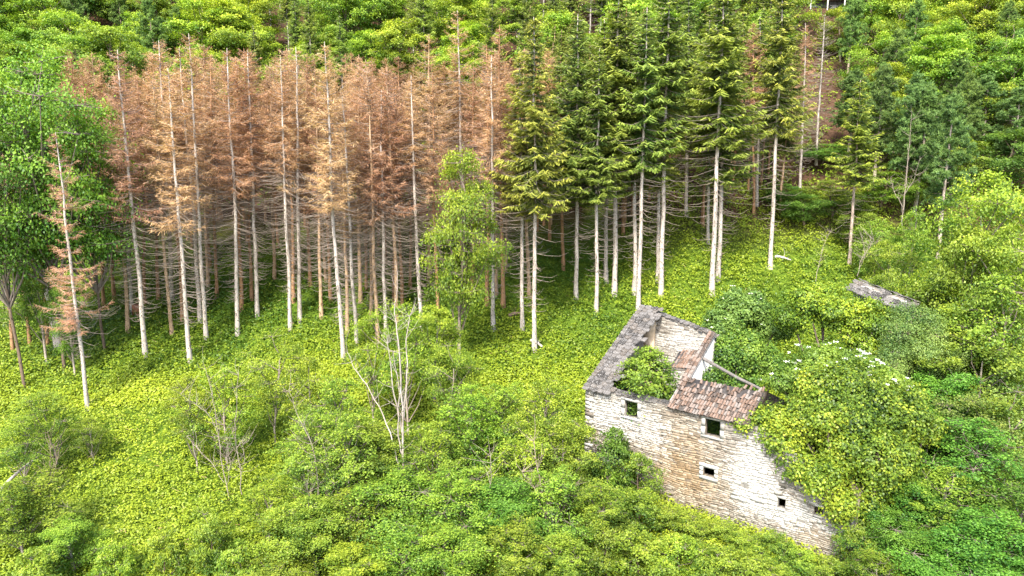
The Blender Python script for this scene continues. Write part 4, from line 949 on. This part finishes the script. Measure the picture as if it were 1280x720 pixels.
bare_tree('bare_birch', [[(1127, 285), (1130, 250), (1134, 210), (1137, 175), (1140, 140)], [(1128, 258), (1118, 240), (1113, 222)], [(1130, 245), (1142, 225), (1150, 200)]], 78.0, 'slender white birch stem with few twigs at the right stand edge', 103, .06)
# fallen branches lying on the slope
def log(u0, v0, u1, v1, rad, label, lift=.35, seed=1, col=(1, 1, 1)):
    a, b = on_ground(u0, v0), on_ground(u1, v1); a[2] += lift; b[2] += lift; m_ = (a + b) / 2 + np.array([0, 0, .12])
    parts = [tube([a, a * .5 + m_ * .5 + np.array([0, .05, .03]), m_, b * .5 + m_ * .5, b], [rad, rad * .95, rad * .85, rad * .7, rad * .5], 7)]
    rr_ = np.random.default_rng(seed)
    for _ in range(4):
        q = a + (b - a) * rr_.uniform(.3, .9); parts.append(tube([q, q + rr_.normal(0, .3, 3) + (0, 0, .3), q + rr_.normal(0, .3, 3) + (0, 0, .7)], [.03, .02, .01], 4))
    V, Q_ = join(parts); o = link('fallen_branch', mesh('fallen_branch', V - a, Q_, M['pale_bark']), None, a, col); tag(o, label, 'branch')
log(2, 628, 54, 582, .11, 'pale fallen branch lying on the lower left undergrowth', .9, 4)
log(559, 484, 584, 520, .13, 'dead pale branch leaning on the slope left of the farmhouse', .9, 5, (.9, .75, .62))
log(636, 401, 652, 398, .20, 'dark fallen log at the foot of the front spruces', .5, 6, (.35, .28, .22))
log(664, 432, 678, 440, .16, 'short grey log beside the trunk nearest the farmhouse', .5, 7)
log(968, 328, 988, 332, .14, 'pale cut branch right of the last white spruce trunk', .6, 8)
# broken grey snag at the left
b = on_ground(75, 436); t_ = at_y(67, 352, b[1]); hh = t_[2] - b[2]
V, Qf = tube([(0, 0, -.5), (-.02, .02, hh * .3), (-.2, 0, hh * .6), (-.38, .05, hh * .85), (-.42, .05, hh)], [.52, .46, .42, .36, .12], 10)
rr_ = np.random.default_rng(3); V = V + rr_.normal(0, .02, V.shape)
sg = empty('broken_snag', b); tag(sg, 'thick broken grey tree stump standing among the left trunks', 'stump')
link('trunk', mesh('snag', V, Qf, M['pale_bark'], smooth=True), sg, color=(.85, .83, .82))
link('splinter', mesh('splinter', *tube([(-.35, .05, hh * .8), (-.55, 0, hh * 1.05), (-.5, 0, hh * 1.25)], [.16, .1, .02], 5), M['pale_bark']), sg, color=(.85, .83, .82))
# reddish cut stump in the stand
b = on_ground(172, 392); st = empty('cut_stump', b); tag(st, 'low reddish cut stump between the white trunks on the left', 'stump')
link('stump_wood', mesh('stump', *tube([(0, 0, -.3), (0, 0, .5), (0, 0, .9), (0.02, 0, .92)], [.55, .48, .45, .01], 11), M['dark_bark']), st, color=(1.6, .9, .7))

# ------------------------------------------------------------------ ruined outbuilding with a slab roof, behind the ivy mound
Oa = np.array(px(1068, 352, 61.0)); Ob = np.array(px(1140, 380, 57.0)); oz = float(G(Oa[0], Oa[1])) - .5
ox = Ob - Oa; ox[2] = 0; OL = float(np.linalg.norm(ox)); o_rz = math.atan2(ox[1], ox[0])
out = empty('ruined_outbuilding', (Oa[0], Oa[1], oz), o_rz); tag(out, 'collapsed outbuilding with grey stone slab roof poking out behind the yellow green ivy mound', 'ruin')
Hh = Oa[2] - oz; drop = Oa[2] - Ob[2]
otop = lambda x: Hh - drop * np.asarray(x) / OL - .1 * np.sin(np.asarray(x) * 3)
VQ = wall_core(otop, 0, OL, 0, .6, [], zl=-.5, step=.7); ow = link('wall', core_mesh(VQ), out)
tag(link('stones', stones(otop, 0, OL, .2, [], seed=41, washf=lambda a, b: (.62 + 0 * a, .1 + 0 * a)), ow), kind='stuff')
orf = link('slab_roof', mesh('slab_roof', *(lambda V, Qf: (V + np.array([[0, 0, -drop * v[0] / OL - .45 * abs(v[1] - .6)] for v in V]), Qf))(*box(-.1, OL + .2, -.7, 2.4, Hh + .02, Hh + .10)), M['slab']), out)
r = np.random.default_rng(9)
for i in range(64):
    c_, k_ = i % 16, i // 16; x = OL * (c_ + r.uniform(-.2, .2)) / 15; y = -.75 + .48 * k_
    if r.random() < .12: continue
    put_piece('slab', SLABS[r.integers(7)], orf, (x, y, Hh + .14 - drop * x / OL - .45 * abs(y - .6) + .03 * r.random()), (r.uniform(.45, .8), r.uniform(.42, .62), r.uniform(.05, .09)), (.35 * (1 if y < .6 else -1) + r.uniform(-.1, .1), drop / OL + r.uniform(-.12, .12), r.uniform(-.4, .4)))

# ------------------------------------------------------------------ timber shed at the top of the hillside
pS = at_y(1042, 14, 150); sz = float(G(pS[0], 150)) ; zf = pS[2] - .6
sh = empty('timber_shed', (pS[0], 150, zf), RAD(-8)); tag(sh, 'dark timber shed glimpsed at the top edge above the trees', 'shed')
V, Qf = box(-4.2, 4.2, 0, 4, -4, 2.6); link('wall', mesh('shed_wall', V, Qf, M['oldwood']), sh, color=(1, 1, 1))
V, Qf = box(-4.8, 4.8, -1.6, 4.5, 2.6, 2.8); V[:, 2] += np.where(V[:, 1] > 0, .9, 0); link('roof', mesh('shed_roof', V, Qf, M['slab']), sh)
for x in (-4.5, -1.5, 1.5, 4.5):
    V, Qf = box(x - .1, x + .1, -1.5, -1.3, -4, 2.62); link('post', mesh('post', V, Qf, M['frame']), sh)
for x in (-3.4, 0, 3.0):
    V, Qf = box(x - .7, x + .7, -.05, .02, .7, 1.7); link('window', mesh('shed_window', V, Qf, M['plaster']), sh)

# dead twigs and needle litter caught in the undergrowth
r = np.random.default_rng(91); n = 2600
y = 36 + 60 * r.random(n); x = (r.random(n) * 2 - 1) * (y * .72)
hx = (x - HA[0]) * ex[0] + (y - HA[1]) * ex[1]; hy = (x - HA[0]) * ey[0] + (y - HA[1]) * ey[1]
kp = ~((hx > -.5) & (hx < WL + .5) & (hy > -.5) & (hy < DEP + 1)); x, y = x[kp], y[kp]; n = len(x)
A = np.stack([x, y, G(x, y) + r.uniform(.1, .55, n)], 1); d = norm(r.normal(0, 1, (n, 3)) * (1, 1, .3) + (0, 0, .15)); Bp = A + d * r.uniform(.12, .6, (n, 1))
V, Qf = strips(A, Bp, norm(r.normal(0, .4, (n, 3)) + (0, -.6, 1)), r.uniform(.012, .035, n))
tag(link('twig_litter', mesh('twig_litter', V, Qf, M['dead'], tone=r.random(n))), 'scattered dead twigs and brown litter caught in the ground cover', 'twigs', kind='stuff')
